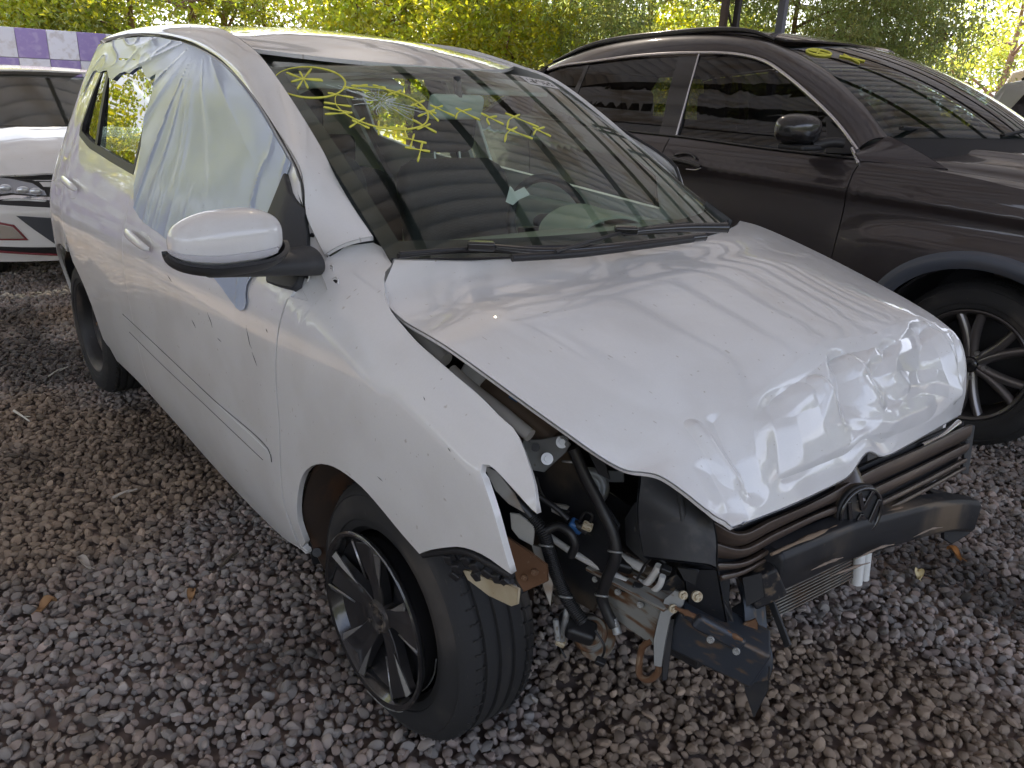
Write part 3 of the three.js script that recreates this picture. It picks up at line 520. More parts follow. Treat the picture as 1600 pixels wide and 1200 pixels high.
  part('moulding_gap', [tube(crv2([[-1.624,0.575],[-1.237,0.555],[-0.814,0.53],[-0.434,0.507],[-0.435,0.481]], 40).map(p => sideMap(0.0012)(p[0], p[1] + 0.001)), 0.0013, 60, 5), tube(crv2([[-0.494,0.464],[-0.835,0.482],[-1.269,0.5],[-1.584,0.521]], 30).map(p => sideMap(0.0008)(p[0], p[1] - 0.001)), 0.0009, 40, 5)], std([0.1, 0.1, 0.1], 0.8), fox);
  // the fine black gap lines behind the panels
  part('seam_backing', panel(flatten2([[-0.30, 0.95], [-0.33, 0.5], [-0.38, 0.25], [-2.0, 0.36], [-2.0, 0.5], [-2.4, 0.8], [-2.5, 1.08], [-0.5, 0.95]]), [], sideMap(-0.022), { step: 0.1, t: 0.004 }), M.black, fox);
  // handles: a scooped bowl and a pull bar
  for (const [p0, p1] of [[[-1.451,0.893],[-1.239,0.867]], [[-2.368,0.96],[-2.154,0.927]]]) {
    const c = [(p0[0] + p1[0]) / 2, (p0[1] + p1[1]) / 2], L = Math.abs(p1[0] - p0[0]) / 2 + 0.012;
    const h = part('door_handle', surf((u, v) => { const a = lerp(-L, L, u), q = Math.sqrt(Math.max(0, 1 - Math.pow(Math.abs(a / L), 4))), th = v * Math.PI * 2; const m = sideMap(0.013 + 0.012 * q + 0.009 * Math.cos(th) * q)(c[0] + a, c[1] - a * 0.07 + 0.013 * Math.sin(th) * (0.35 + 0.65 * q)); return m; }, 20, 12), M.paint, fox);
    part('handle_recess', panel(Array.from({ length: 20 }, (_, i) => [c[0] + 0.012 + L * 0.75 * Math.cos(i / 20 * 6.283), c[1] - 0.012 + 0.038 * Math.sin(i / 20 * 6.283)]), [], (x, y) => sideMap(0.001 + 0.0 * x)(x, y), { step: 0.03, t: 0.004, r: 0.002 }), M.paint, h);
  }
}
{ // scuffs and scratches on the flank
  const sc = [[[-0.771,0.788],[-0.745,0.767],[-0.738,0.755]], [[-0.706,0.735],[-0.681,0.731]], [[-0.522,0.81],[-0.508,0.791],[-0.496,0.772],[-0.486,0.767]], [[-0.486,0.758],[-0.46,0.73]], [[-0.414,0.834],[-0.406,0.827]], [[0.073,0.658],[0.091,0.655]], [[0.178,0.853],[0.186,0.849]], [[0.288,0.801],[0.296,0.797]], [[-0.891,0.738],[-0.866,0.722]], [[-1.087,0.824],[-1.052,0.812]]];
  part('scuff', sc.map(q => tube(q.map(p => sideMap(0.0006)(p[0], p[1])), t => 0.0008 * Math.sin(Math.PI * clamp(t, 0.12, 0.88)), 8, 5)), std([0.06, 0.06, 0.065], 0.8), fox).userData.kind = 'stuff';
}
// pillar and roof rail in one sweep, from the cowl over the door to the tail
const railOut = [...[[-0.332,1.008,0.698],[-0.423,1.086,0.697]],...drip.map(p => { const q = sideMap(0)(p[0], p[1]); return [q.x, q.y, q.z]; }),[-2.84,1.462,.455]];
const railIn = [...[[-0.273,1.046,0.616],[-0.372,1.093,0.609],[-0.479,1.15,0.6],[-0.566,1.209,0.588]],[-.951,1.409,.545],[-1.12,1.452,.518],[-1.38,1.5,.487],[-1.69,1.525,.46],[-2.1,1.53,.44],[-2.5,1.515,.43],[-2.84,1.475,.4]];
const cOut = crv(railOut, 80), cIn = crv(railIn, 80);
const rOut = new THREE.CatmullRomCurve3(cOut), rIn = new THREE.CatmullRomCurve3(cIn);
{
  const f = (u, v) => { const t = clamp(v, 0, 1), a = rOut.getPoint(t), b = rIn.getPoint(t), p = a.clone().lerp(b, u), o = V(0.15, 0.55, 0.82).normalize(); return p.addScaledVector(o, 0.05 * u * (1 - u) * 0.9); };
  part('roof_rail', surf(f, 12, 90, { t: 0.012, su: 0.15, sv: 2.6, flip: true }), M.paint, fox);
  const fl = (u, v) => { const t = clamp(v, 0, 1), a = rOut.getPoint(t), b = rIn.getPoint(t), k = sm(0.5, 0.3, t); a.y -= 0.055 * k; a.z -= 0.012 * k; const p = a.lerp(b, u); return p.addScaledVector(V(0.15, 0.55, 0.82).normalize(), 0.02 * u * (1 - u)); };
  part('roof_rail', mirror(surf(fl, 12, 90, { t: 0.012, su: 0.15, sv: 2.6, flip: true })), M.paint, fox);
  part('pillar_foot', tube([[-.36,1.07,-.617],[-.275,1.045,-.622],[-.24,1.03,-.63],[-.21,1.018,-.645]], 0.01, 16, 8), M.paint, fox);
  both('door_seal', tube(cOut.map(p => p.clone().add(V(-0.004, -0.006, -0.006))), 0.0055, 90, 6), M.black);
}
const roofC = [[-2.86, 1.475], [-2.5, 1.53], [-2.1, 1.552], [-1.69, 1.552], [-1.3, 1.522], [-1.05, 1.478], [-0.87, 1.432]];
{
  const rows = []; for (const t of [0, 0.14, 0.3, 0.5, 0.7, 0.86, 1]) {
    const e = rIn.getPoint(lerp(0.362, 1, t)), c = [herm([[0, -0.868], [0.14, -1.06], [0.3, -1.3], [0.5, -1.69], [0.7, -2.1], [0.86, -2.5], [1, -2.87]], t)]; c[1] = herm(roofC, c[0]);
    rows.push([1, 0.66, 0.33, 0, -0.33, -0.66, -1].map(s => { const k = s * s; return [lerp(c[0], e.x, k), lerp(c[1], e.y, Math.pow(Math.abs(s), 2.4)), e.z * s]; }));
  }
  part('roof', surf(gridFn(rows), 40, 60, { t: 0.012, su: 1, sv: 2 }), M.paint, fox);
}
// windscreen
function glassPt(u, v) { // u from the right edge to the left, v up the glass
  const s = 1 - 2 * u, k = 1 - s * s; const b = V(-0.175 + 0.145 * k, 1.008 - 0.008 * k, 0.624 * s), t = V(-0.951 + 0.083 * k, 1.406 + 0.025 * k, 0.545 * s);
  const p = b.lerp(t, v); p.addScaledVector(V(0.45, 0.89, 0), 0.022 * 4 * v * (1 - v) * (0.5 + 0.5 * k)); return p;
}
const glassIn = d => (u, v) => { const e = 1e-3, n = glassPt(u + e, v).sub(glassPt(u - e, v)).cross(glassPt(u, v + e).sub(glassPt(u, v - e))).normalize(); if (n.y < 0) n.negate(); return glassPt(u, v).addScaledVector(n, d); };
{
  const ws = part('windscreen', surf(glassPt, 36, 24, { flip: false }), M.glass, fox, 'tinted windscreen, star cracked at the upper right');
  part('black_border', surf(glassIn(-0.003), 60, 40, { t: 0, keep: (u, v) => u < 0.036 || u > 0.964 || v > 0.955 || v < 0.11 }), M.frit, ws);
  // star crack: fine bright splinters round the blow
  seed = 31; const cr0 = [0.2, 0.757], sp = [];
  for (let k = 0; k < 46; k++) { const a = rr(0, 6.28), l = rr(0.012, 0.05) * (Math.abs(Math.sin(a * 1 + 0.9)) < 0.5 ? 2.3 : 1), st = rr(0.002, 0.03); let q = [cr0[0] + Math.cos(a) * st, cr0[1] + Math.sin(a) * st * 1.4]; const pts = [glassIn(0.0006)(...q)]; for (let m = 1; m < 4; m++) { q = [q[0] + Math.cos(a + rr(-0.4, 0.4)) * l / 3, q[1] + Math.sin(a + rr(-0.4, 0.4)) * l / 3 * 1.4]; pts.push(glassIn(0.0006)(...q)); } sp.push(tube(pts, rr(0.0004, 0.0011), 4, 4)); }
  for (let k = 0; k < 5; k++) { const r = 0.008 + k * 0.007, a0 = rr(0, 6), pts = []; for (let m = 0; m < 7; m++) pts.push(glassIn(0.0006)(cr0[0] + Math.cos(a0 + m * 0.45) * r, cr0[1] + Math.sin(a0 + m * 0.45) * r * 1.5)); sp.push(tube(pts, 0.0007, 10, 4)); }
  part('star_crack', sp, phy([0.6, 0.68, 0.68], 0.3), ws).userData.kind = 'stuff';
  // paint marker strokes and rings on the glass
  const mk = (pts, w = 0.0042) => tube(pts.map(([u, v]) => glassIn(0.0008)(u, v)), t => w * (0.8 + 0.35 * Math.sin(t * 9)), Math.max(6, pts.length * 3), 5);
  const marks = [];
  const ring = (c, a, b, rot, s = 0, e = 6.4) => { const o = []; for (let k = 0; k <= 24; k++) { const t = lerp(s, e, k / 24); o.push([c[0] + a * Math.cos(t) * Math.cos(rot) - b * Math.sin(t) * Math.sin(rot), c[1] + a * Math.cos(t) * Math.sin(rot) + b * Math.sin(t) * Math.cos(rot)]); } return o; };
  for (const s of [[[0.153,0.862],[0.134,0.828],[0.108,0.801],[0.078,0.787],[0.048,0.787],[0.022,0.801],[0.003,0.826],[-0.006,0.859],[-0.005,0.897],[0.008,0.933],[0.031,0.963],[0.062,0.982],[0.095,0.987],[0.126,0.976],[0.149,0.952],[0.160,0.918],[0.158,0.879],[0.144,0.842]],[[0.038,0.951],[0.066,0.907],[0.107,0.890]],[[0.103,0.971],[0.066,0.907],[0.035,0.845]],[[0.033,0.891],[0.068,0.907],[0.106,0.897]],[[0.070,0.955],[0.066,0.907],[0.059,0.848]],[[0.280,0.649],[0.259,0.620],[0.233,0.601],[0.204,0.592],[0.174,0.595],[0.146,0.608],[0.123,0.632],[0.105,0.664],[0.095,0.701],[0.093,0.740],[0.101,0.777],[0.117,0.809],[0.142,0.833],[0.172,0.845],[0.204,0.845],[0.236,0.832],[0.264,0.808],[0.284,0.775],[0.294,0.736],[0.294,0.696],[0.284,0.659],[0.266,0.628]],[[0.142,0.848],[0.194,0.817]],[[0.164,0.853],[0.206,0.856]],[[0.062,0.730],[0.111,0.690]],[[0.053,0.689],[0.114,0.692]],[[0.095,0.813],[0.144,0.778]],[[0.070,0.756],[0.123,0.727]],[[0.084,0.613],[0.131,0.659]],[[0.101,0.650],[0.124,0.603]],[[0.157,0.640],[0.134,0.570]],[[0.138,0.602],[0.168,0.571]],[[0.173,0.605],[0.207,0.598]],[[0.204,0.614],[0.190,0.550]],[[0.264,0.722],[0.315,0.755]],[[0.274,0.734],[0.293,0.703]],[[0.281,0.716],[0.313,0.677]],[[0.260,0.663],[0.317,0.697]],[[0.298,0.691],[0.300,0.635]],[[0.238,0.646],[0.268,0.572]],[[0.229,0.591],[0.271,0.617]],[[0.238,0.844],[0.257,0.785]],[[0.234,0.792],[0.280,0.820]],[[0.219,0.855],[0.246,0.837]],[[0.174,0.556],[0.223,0.518]],[[0.212,0.565],[0.179,0.498]],[[0.168,0.501],[0.215,0.476]],[[0.215,0.522],[0.172,0.431]],[[0.319,0.727],[0.355,0.661]],[[0.322,0.709],[0.350,0.721]],[[0.382,0.709],[0.416,0.637]],[[0.353,0.649],[0.378,0.684],[0.424,0.703]],[[0.442,0.679],[0.475,0.613]],[[0.431,0.613],[0.444,0.649],[0.480,0.661]],[[0.522,0.682],[0.585,0.598]],[[0.477,0.596],[0.513,0.644],[0.566,0.674]],[[0.471,0.590],[0.520,0.531]],[[0.426,0.518],[0.461,0.567],[0.507,0.596]],[[0.563,0.597],[0.593,0.545]],[[0.539,0.556],[0.569,0.585],[0.605,0.598]]]) marks.push(mk(s, s.length > 10 ? 0.0026 : 0.003));
  parts('yellow_mark', marks, M.yellow, ws);
  // paper label inside the top left of the glass: blotches of print only
  const labelT = tex(128, (x, y) => { const bars = y > 0.2 && y < 0.8 && x > 0.1 && x < 0.9 && vn(x * 26, y * 12, 9) > 0.5; const v = bars ? 0.32 : 0.82; return [v, v, v]; });
  part('paper_label', surf((u, v) => glassIn(0.0015)(lerp(0.8, 0.965, u), lerp(0.925, 0.99, v)), 8, 4, { t: 0.0004 }), std([1, 1, 1], 0.6, { map: labelT }), ws, 'white paper label with grey print');
}

// bonnet: top skin, folded front and lip, bent by the blow
const hoodRows = (() => {
  const R = [[-.172,1.016,.622],[-.135,.955,.672],[-.03,.927,.695],[.174,.923,.72],[.392,.849,.67],[.5,.788,.606],[.562,.782,.568],[.618,.737,.522],[.653,.706,.49]];
  const C = [[.026,1.02],[.06,1.014],[.11,1.003],[.21,.985],[.4,.932],[.5,.885],[.56,.83],[.612,.748],[.638,.67]];
  const L = [[-.168,1.008,-.66],[-.12,.998,-.69],[-.02,.973,-.71],[.15,.93,-.715],[.38,.872,-.69],[.49,.835,-.675],[.55,.79,-.665],[.582,.7,-.655],[.592,.628,-.64]];
  const ts = [1, 0.9, 0.82, 0.74, 0.6, 0.4, 0.2, 0, -0.2, -0.4, -0.6, -0.8, -0.9, -1];
  return R.map((_, j) => ts.map(t => { const E = t > 0 ? R[j] : L[j], a = Math.abs(t), f = j < 6 ? (a < 0.82 ? 0.5 * Math.pow(a / 0.82, 2) : 0.5 + 0.5 * (a - 0.82) / 0.18) : lerp(a * a, a < 0.82 ? 0.72 * a / 0.82 * (a / 0.82) : 0.72 + 0.28 * (a - 0.82) / 0.18, 0.5), fl = t < 0 ? a * a : f; return [lerp(C[j][0], E[0], fl), lerp(C[j][1], E[1], fl), E[2] * a]; }));
})();
const hoodBase = gridFn(hoodRows);
function segD(u, v, a, b) { const dx = b[0] - a[0], dy = b[1] - a[1], t = clamp(((u - a[0]) * dx + (v - a[1]) * dy) / (dx * dx + dy * dy), 0, 1); return [Math.hypot(u - a[0] - dx * t, v - a[1] - dy * t), t]; }
const DENTS = [ // [polyline (u across from the right, v down the bonnet), width at start, width at end, depth]; + is out, - is in
  [[[0.569, 0.65], [0.56, 0.74], [0.53, 0.84]], 0.012, 0.045, -0.024], [[[0.49, 0.72], [0.515, 0.85]], 0.015, 0.035, 0.014], [[[0.58, 0.68], [0.6, 0.81]], 0.012, 0.03, 0.012],
  [[[0.42, 0.73], [0.45, 0.745]], 0.03, 0.02, 0.005],
  [[[0.395, 0.705], [0.354, 0.79], [0.315, 0.9]], 0.02, 0.034, -0.0065], [[[0.345, 0.72], [0.31, 0.84]], 0.04, 0.05, 0.002],
  [[[0.70, 0.675], [0.63, 0.76], [0.64, 0.81]], 0.018, 0.035, -0.016], [[[0.665, 0.70], [0.665, 0.79]], 0.02, 0.03, 0.008],
  [[[0.84, 0.64], [0.75, 0.81]], 0.03, 0.085, -0.017], [[[0.69, 0.81], [0.8, 0.835], [0.87, 0.88]], 0.025, 0.02, 0.007],
  [[[0.866, 0.62], [0.872, 0.74], [0.875, 0.89]], 0.012, 0.025, 0.012], [[[0.9, 0.63], [0.915, 0.86]], 0.012, 0.03, -0.009], [[[0.97, 0.69], [0.95, 0.83]], 0.012, 0.02, -0.007],
  [[[0.215, 0.67], [0.18, 0.83]], 0.015, 0.03, 0.008], [[[0.27, 0.68], [0.2, 0.9]], 0.015, 0.04, -0.007], [[[0.12, 0.8], [0.05, 0.93]], 0.03, 0.04, -0.006],
  [[[0.33, 0.915], [0.46, 0.925], [0.6, 0.955]], 0.012, 0.022, -0.005], [[[0.55, 0.84], [0.62, 0.9], [0.74, 0.9]], 0.02, 0.03, 0.006],
  [[[0.38, 0.715], [0.56, 0.655], [0.70, 0.67], [0.86, 0.625]], 0.03, 0.03, -0.007]];
function hoodPt(u, v) {
  const p = hoodBase(u, v), e = 2e-3, n = hoodBase(u + e, v).sub(hoodBase(u - e, v)).cross(hoodBase(u, v + e).sub(hoodBase(u, v - e))).normalize(); if (n.y + n.x < 0) n.negate();
  let d = 0; const wv = sm(0.42, 0.6, v), uu = u + 0.014 * (vn(u * 11, v * 11, 201) - 0.5), vv = v + 0.014 * (vn(u * 11, v * 11, 205) - 0.5);
  if (v > 0.52) for (const [pl, w0, w1, h] of DENTS) {
    let best = 9; for (let k = 0; k < pl.length - 1; k++) { const [q, s] = segD(uu, vv, pl[k], pl[k + 1]), w = lerp(w0, w1, (k + s) / (pl.length - 1)); best = Math.min(best, q / (w * 1.7)); }
    if (best < 1.2) { const s = Math.sqrt(best * best + 0.0035); d += 1.05 * h * Math.pow(Math.max(0, 1 - s), 1.08) / 0.92; }
  }
  d += wv * 0.004 * (fbm(u * 7, v * 9, 211, 3) - 0.5) * (1 - sm(0.93, 1, v)) + 0.0012 * (fbm(u * 3, v * 3, 215, 2) - 0.5);
  const notch = Math.exp(-(((u - 0.545) / 0.035) ** 2)) * sm(0.86, 1, v) * 0.035; // bite over the badge
  return p.addScaledVector(n, d).add(V(-notch * 0.1, notch, 0));
}
part('bonnet', surf(hoodPt, 280, 280, { t: 0.01, su: 1.4, sv: 1.0, r: 0.003 }), M.paint, fox, 'bonnet crumpled and creased along its front edge');
part('bonnet_scratch', [[[.37,.42],[.4,.47]],[[.06,.45],[.075,.47]],[[.16,.22],[.17,.225]],[[.13,.5],[.19,.61]],[[.17,.86],[.19,.98]],[[.16,.93],[.17,.99]],[[.24,.8],[.245,.83]],[[.72,.83],[.8,.8]],[[.68,.9],[.73,.86]]].map(([a, b]) => { const pts = []; for (let k = 0; k < 6; k++) { const t = k / 5; pts.push(hoodPt(lerp(a[0], b[0], t) + 0.002 * Math.sin(k * 5), lerp(a[1], b[1], t)).add(V(0.0006, 0.0008, 0.0003))); } return tube(pts, t => 0.0012 * Math.sin(Math.PI * clamp(t, 0.1, 0.9)), 8, 4); }), std([0.05, 0.05, 0.05], 0.8), fox).userData.kind = 'stuff';

// cowl and wipers
{
  const f = (u, v) => { const a = glassPt(u, 0.02).add(V(0.004, 0.006, 0)), b = hoodPt(clamp(u, 0.005, 0.995), 0.015).add(V(0.02, -0.02, 0)); const p = a.lerp(b, v); p.y -= 0.018 * Math.sin(Math.PI * v); return p; };
  const c = part('cowl', surf(f, 40, 8, { t: 0.006, flip: true }), M.dustBlack, fox);
  parts('cowl_rib', [0.3, 0.6].map(v => tube(Array.from({ length: 12 }, (_, i) => f(0.04 + i * 0.083, v).add(V(0, 0.004, 0))), 0.004, 30, 5)), M.black, c);
  const w1 = part('wiper', [tube([[-0.104,1.046,0.657],[-0.1,1.046,0.55],[-0.066,1.046,0.453],[0.046,1.046,0.327]], 0.006, 20, 6), tube([[-0.091,1.054,0.661],[-0.064,1.054,0.491],[-0.003,1.054,0.34],[0.09,1.054,0.123]], 0.0045, 22, 6)], M.black, fox);
  part('wiper_arm', [tube([[0.108,1.06,-0.095],[0.097,1.06,0.109],[0.075,1.06,0.316],[0.052,1.06,0.39],[-0.055,1.06,0.477]], t => 0.011 - 0.005 * t, 26, 6), place(rbox(0.06, 0.02, 0.03, 0.006), [-0.046,1.062,0.484], [0, 0.9, 0])], M.blackGloss, w1);
  const w2 = part('wiper', [tube([[0.129,1.075,0.43],[0.08,1.075,0.284],[0.029,1.075,0.102],[0.015,1.075,-0.15]], 0.0045, 20, 6), tube([[0.098,1.066,0.519],[0.132,1.066,0.373],[0.138,1.066,0.18],[0.138,1.066,-0.008]], 0.008, 20, 6)], M.black, fox);
  part('wiper_arm', [tube([[0.088,1.07,-0.216],[0.045,1.07,-0.124],[0.026,1.07,-0.02],[0.018,1.07,0.1]], t => 0.014 - 0.006 * t, 22, 6), place(rbox(0.055, 0.02, 0.03, 0.006), [0.035,1.08,0.114], [0, 0.9, 0])], M.blackGloss, w2);
  part('left_cowl_corner', surf(gridFn([[[-0.262,1.07,-0.6],[-0.214,1.046,-0.61],[-0.177,1.02,-0.63]], [[-0.248,0.999,-0.57],[-0.221,0.986,-0.59],[-0.179,0.986,-0.62]]]), 8, 6, { t: 0.008 }), M.trim, fox);
}

// door mirror
{
  const c = V(-0.29, 1.073, 0.945);
  const shell = (u, v) => { const th = u * 2 * Math.PI, ph = v * Math.PI; let x = Math.cos(th) * Math.sin(ph), y = Math.sin(th) * Math.sin(ph), z = Math.cos(ph); const e = (a, n) => Math.sign(a) * Math.pow(Math.abs(a), n); x = e(x, 0.8); y = e(y, 0.7); z = e(z, 0.52);
    const k = 1 - 0.2 * sm(0.1, 1, z) - 0.1 * sm(-0.3, -1, z); if (y < 0) y *= 0.82; return V(c.x + x * (x < 0 ? 0.045 : 0.075) * k, c.y + y * 0.06 * k - 0.004 * z, c.z + z * 0.112); };
  const m = part('door_mirror', surf(shell, 48, 32), M.paint, fox);
  const low = (u, v) => shell(lerp(0.53, 0.93, u), lerp(0.04, 0.96, v)).add(V(0.004, -0.007, 0)).sub(c).multiplyScalar(1.02).add(c);
  part('lower_shell', surf(low, 30, 24, { t: 0.01, flip: false }), M.trim, m);
  part('turn_lamp', surf((u, v) => shell(lerp(0.935, 0.972, u), lerp(0.06, 0.66, v)).sub(c).multiplyScalar(1.03).add(c), 6, 26, { t: 0.004 }), phy([0.85, 0.85, 0.88], 0.1, { transmission: 0.5, thickness: 0 }), m, 'clear indicator strip on the door mirror');
  part('mirror_glass', surf((u, v) => { const th = u * 6.2832, r = v * 0.9; return V(c.x - 0.04, c.y - 0.004 + Math.sin(th) * 0.047 * r, c.z + Math.cos(th) * 0.094 * r); }, 30, 4, { t: 0.003 }), M.chrome, m);
  const sail = [[-0.524,1.162],[-0.431,1.093],[-0.423,1.074],[-0.332,0.947],[-0.338,0.94],[-0.389,0.938],[-0.437,0.937],[-0.447,0.95],[-0.536,1.074]];
  part('mirror_foot', panel(flatten2(sail), [], sideMap(0.014), { step: 0.04, t: 0.018, r: 0.005 }), M.trim, m);
  part('mirror_arm', surf((u, v) => { const th = u * 6.2832, q = sideMap(0.01)(-0.345, 0.992), e = V(-0.292, 1.02, 0.99), p = q.lerp(e, v); const w = lerp(0.062, 0.05, v), hh = lerp(0.032, 0.018, v); return p.add(V(Math.cos(th) * w, Math.sin(th) * hh, 0)); }, 28, 8), M.trim, m);
}

// plastic sheet over the open window
{
  const top = dripIn.filter(p => p[0] < -0.535 && p[0] > -2.6).map(p => [p[0], p[1] - 0.003]);
  const wav = []; for (let i = 0; i <= 14; i++) { const t = i / 14, x = lerp(-2.53, -1.71, t); wav.push([x, 1.352 + 0.014 * Math.sin(t * 11) + 0.012 * Math.sin(t * 25 + 1) + 0.02 * t]); }
  const out = flatten2(top, [[-2.64, 1.46], [-2.66, 1.38], [-2.6, 1.25]], wav, crv2([[-1.71, 1.372], [-1.665, 1.3], [-1.64, 1.2], ...[[-1.562,1.078],[-1.539,1.02],[-1.457,0.954],[-1.173,0.923],[-0.918,0.901],[-0.724,0.883],[-0.622,0.856]]], 24), crv2([[-0.622,0.856],[-0.548,0.844],[-0.522,0.869],[-0.544,0.893],[-0.525,0.932],[-0.446,0.953]], 12), [[-0.446,0.953],[-0.536,1.074],[-0.524,1.162],[-0.525,1.192]]);
  const q0 = [-1.42, 1.5];
  const wr = (x, y) => {
    const a = Math.atan2(x - q0[0], q0[1] - y), r = Math.hypot(x - q0[0], y - q0[1]);
    let d = 0.006 * Math.pow(1 - Math.abs(2 * fbm(a * 4.2 + 3, r * 0.7, 301, 2) - 1), 6) * sm(0.06, 0.3, r) * sm(0.95, 0.35, r) * lerp(0.2, 1, sm(0.35, -0.15, a));
    d += 0.005 * Math.pow(1 - Math.abs(2 * vn((x + 0.62) * 14 + y * 8, y * 6 - x * 4, 307) - 1), 5) * sm(0.26, 0.05, Math.hypot(x + 0.58, y - 1.06));
    d += 0.004 * Math.pow(1 - Math.abs(2 * vn(x * 7 - y * 12, y * 18 + x * 5, 311) - 1), 5) * sm(1.36, 1.43, y) * sm(-1.5, -1.8, x);
    d += 0.0022 * Math.pow(1 - Math.abs(2 * fbm(x * 22 + y * 4, y * 2, 317, 2) - 1), 9) * sm(1.1, 0.95, y);
    return d + 0.0012 * fbm(x * 4, y * 3, 313, 2) - 0.01 * sm(0.5, 0.05, Math.hypot((x + 1.12) / 0.85, (y - 1.19) / 0.34));
  };
  const sheet = thing('plastic_sheet', 'wrinkled white plastic sheet stretched over the front side window of the wrecked hatchback', 'plastic sheet', [-1.2, 0, 0.8]);
  const g = panel(out, [], (x, y) => sideMap(0.0045 + wr(x, y))(x, y).sub(V(-1.2, 0, 0.8)), { step: 0.0135, t: 0.0006, r: 0.0003 });
  part('film', g, phy([0.52, 0.62, 0.78], 0.85, { transmission: 0.32, thickness: 0, clearcoat: 1, clearcoatRoughness: 0.14, side: THREE.DoubleSide }), sheet);  // blue of the mirrored sky is put into the film colour
}

// cabin
{
  const cabin = part('floor_pan', [place(rbox(2.6, 0.05, 1.36, 0.01), [-1.65, 0.27, 0]), place(rbox(0.04, 0.72, 1.3, 0.01), [-0.3, 0.6, 0]), place(rbox(0.9, 0.3, 1.0, 0.03), [-2.55, 0.42, 0])], M.black, fox);
  for (const s of [1, -1]) part('door_lining', place(rbox(1.75, 0.6, 0.05, 0.02), [-1.35, 0.66, s * 0.735]), M.trimGrey, fox);
  const seat = (name, x, z, w, hB, rec, headless) => {
    const back = (u, v) => { const th = u * 6.2832, e = (a, n) => Math.sign(a) * Math.pow(Math.abs(a), n), wv = w * (0.92 + 0.1 * Math.sin(v * 2.6)) * (v > 0.86 ? Math.sqrt(Math.max(0.02, 1 - Math.pow((v - 0.86) / 0.145, 2))) * 0.35 + 0.65 : 1), th2 = 0.075 * (v > 0.9 ? Math.sqrt(Math.max(0.03, 1 - ((v - 0.9) / 0.103) ** 2)) : 1);
      return V(x - rec * v + e(Math.cos(th), 0.7) * th2 + 0.02 * Math.abs(e(Math.sin(th), 0.7)) ** 3, 0.45 + hB * v, z + e(Math.sin(th), 0.6) * wv); };
    const s = part(name, [surf(back, 32, 26), surf((u, v) => back(u, 1).lerp(back(0.5, 1).lerp(back(0, 1), 0.5), v), 32, 2), place(rbox(0.5, 0.16, w * 2, 0.06, 4), [x + 0.2, 0.45, z])], M.fabric, fox);
    if (headless) return s;
    part('headrest', place(rbox(0.1, 0.19, 0.27, 0.045, 4), [x - rec - 0.025, 0.45 + hB + 0.115, z], [0, 0, -0.15]), M.fabric, s);
    parts('headrest_post', [-0.06, 0.06].map(d => rod([x - rec, 0.42 + hB, z + d], [x - rec - 0.02, 0.52 + hB, z + d], 0.006)), M.steel, s); return s;
  };
  seat('seat', -1.02, 0.4, 0.25, 0.71, 0.13); seat('seat', -1.12, -0.35, 0.255, 0.66, 0.2);
  seat('rear_bench', -2.02, 0, 0.6, 0.55, 0.14, true);
  for (const z of [0.3, -0.3]) part('rear_headrest', place(rbox(0.08, 0.14, 0.24, 0.035, 3), [-2.18, 1.07, z]), M.fabric, fox);
  // dashboard and binnacle
  const ds = new THREE.Shape(); [[-0.2, 0.965], [-0.36, 0.985], [-0.5, 0.965], [-0.56, 0.92], [-0.54, 0.8], [-0.5, 0.66], [-0.4, 0.55], [-0.3, 0.5]].forEach((p, i) => i ? ds.lineTo(...p) : ds.moveTo(...p)); ds.closePath();
  const dg = new THREE.ExtrudeGeometry(ds, { depth: 1.22, bevelEnabled: true, bevelSize: 0.012, bevelThickness: 0.012, bevelSegments: 2 }); dg.translate(0, 0, -0.61);
  const dash = part('dashboard', dg, std([0.2, 0.22, 0.17], 0.75), fox);
  part('instrument_hood', surf((u, v) => { const a = lerp(-0.2, 3.34, u); return V(lerp(-0.42, -0.6, v), 0.955 + Math.sin(a) * 0.07 * (0.9 + 0.2 * v), -0.35 + Math.cos(a) * 0.16); }, 24, 6, { t: 0.01 }), std([0.3, 0.33, 0.26], 0.7), dash);
  parts('defroster_slot', [0.3, -0.3].map(z => place(rbox(0.03, 0.008, 0.4, 0.003), [-0.3, 0.985, z])), M.black, dash);
  const sw = part('steering_wheel', place(new THREE.TorusGeometry(0.182, 0.015, 12, 48), [-0.7, 0.93, -0.35], [0, Math.PI / 2, 0]).applyMatrix4(new THREE.Matrix4().makeTranslation(0.7, -0.93, 0.35)).applyMatrix4(new THREE.Matrix4().makeRotationZ(0.42)).applyMatrix4(new THREE.Matrix4().makeTranslation(-0.7, 0.93, -0.35)), M.black, fox);
  part('wheel_hub', [place(rbox(0.06, 0.13, 0.16, 0.03, 3), [-0.69, 0.925, -0.35], [0, 0, 0.42]), bar([-0.7, 0.935, -0.5], [-0.7, 0.935, -0.2], 0.03, 0.025), bar([-0.69, 0.92, -0.35], [-0.63, 0.78, -0.35], 0.03, 0.035)], M.black, sw);
  part('torn_airbag_paper', plate([[-0.72,1.033,-0.148],[-0.72,1.083,-0.164],[-0.71,1.064,-0.181],[-0.7,1.078,-0.216],[-0.7,1.052,-0.24],[-0.71,1.038,-0.199],[-0.72,1.021,-0.176]], 0.001), M.white, fox);
  // mirror, visors, lining, pillars, belts
  const rm = part('rear_view_mirror', place(rbox(0.035, 0.075, 0.24, 0.02, 3), [-0.8, 1.318, 0.0], [0, 0.22, -0.2]), M.trimGrey, fox);
  part('mirror_stalk', rod([-0.79, 1.345, 0.0], [-0.8, 1.405, 0], 0.012), M.black, rm);
  part('headlining', surf((u, v) => { const s = 1 - 2 * u; const x = lerp(-0.93, -2.8, v); return V(x, herm(roofC, Math.min(x, -0.9)) - 0.045 - 0.06 * s * s * s * s, 0.47 * s); }, 12, 16, { t: 0.01 }), M.liner, fox);
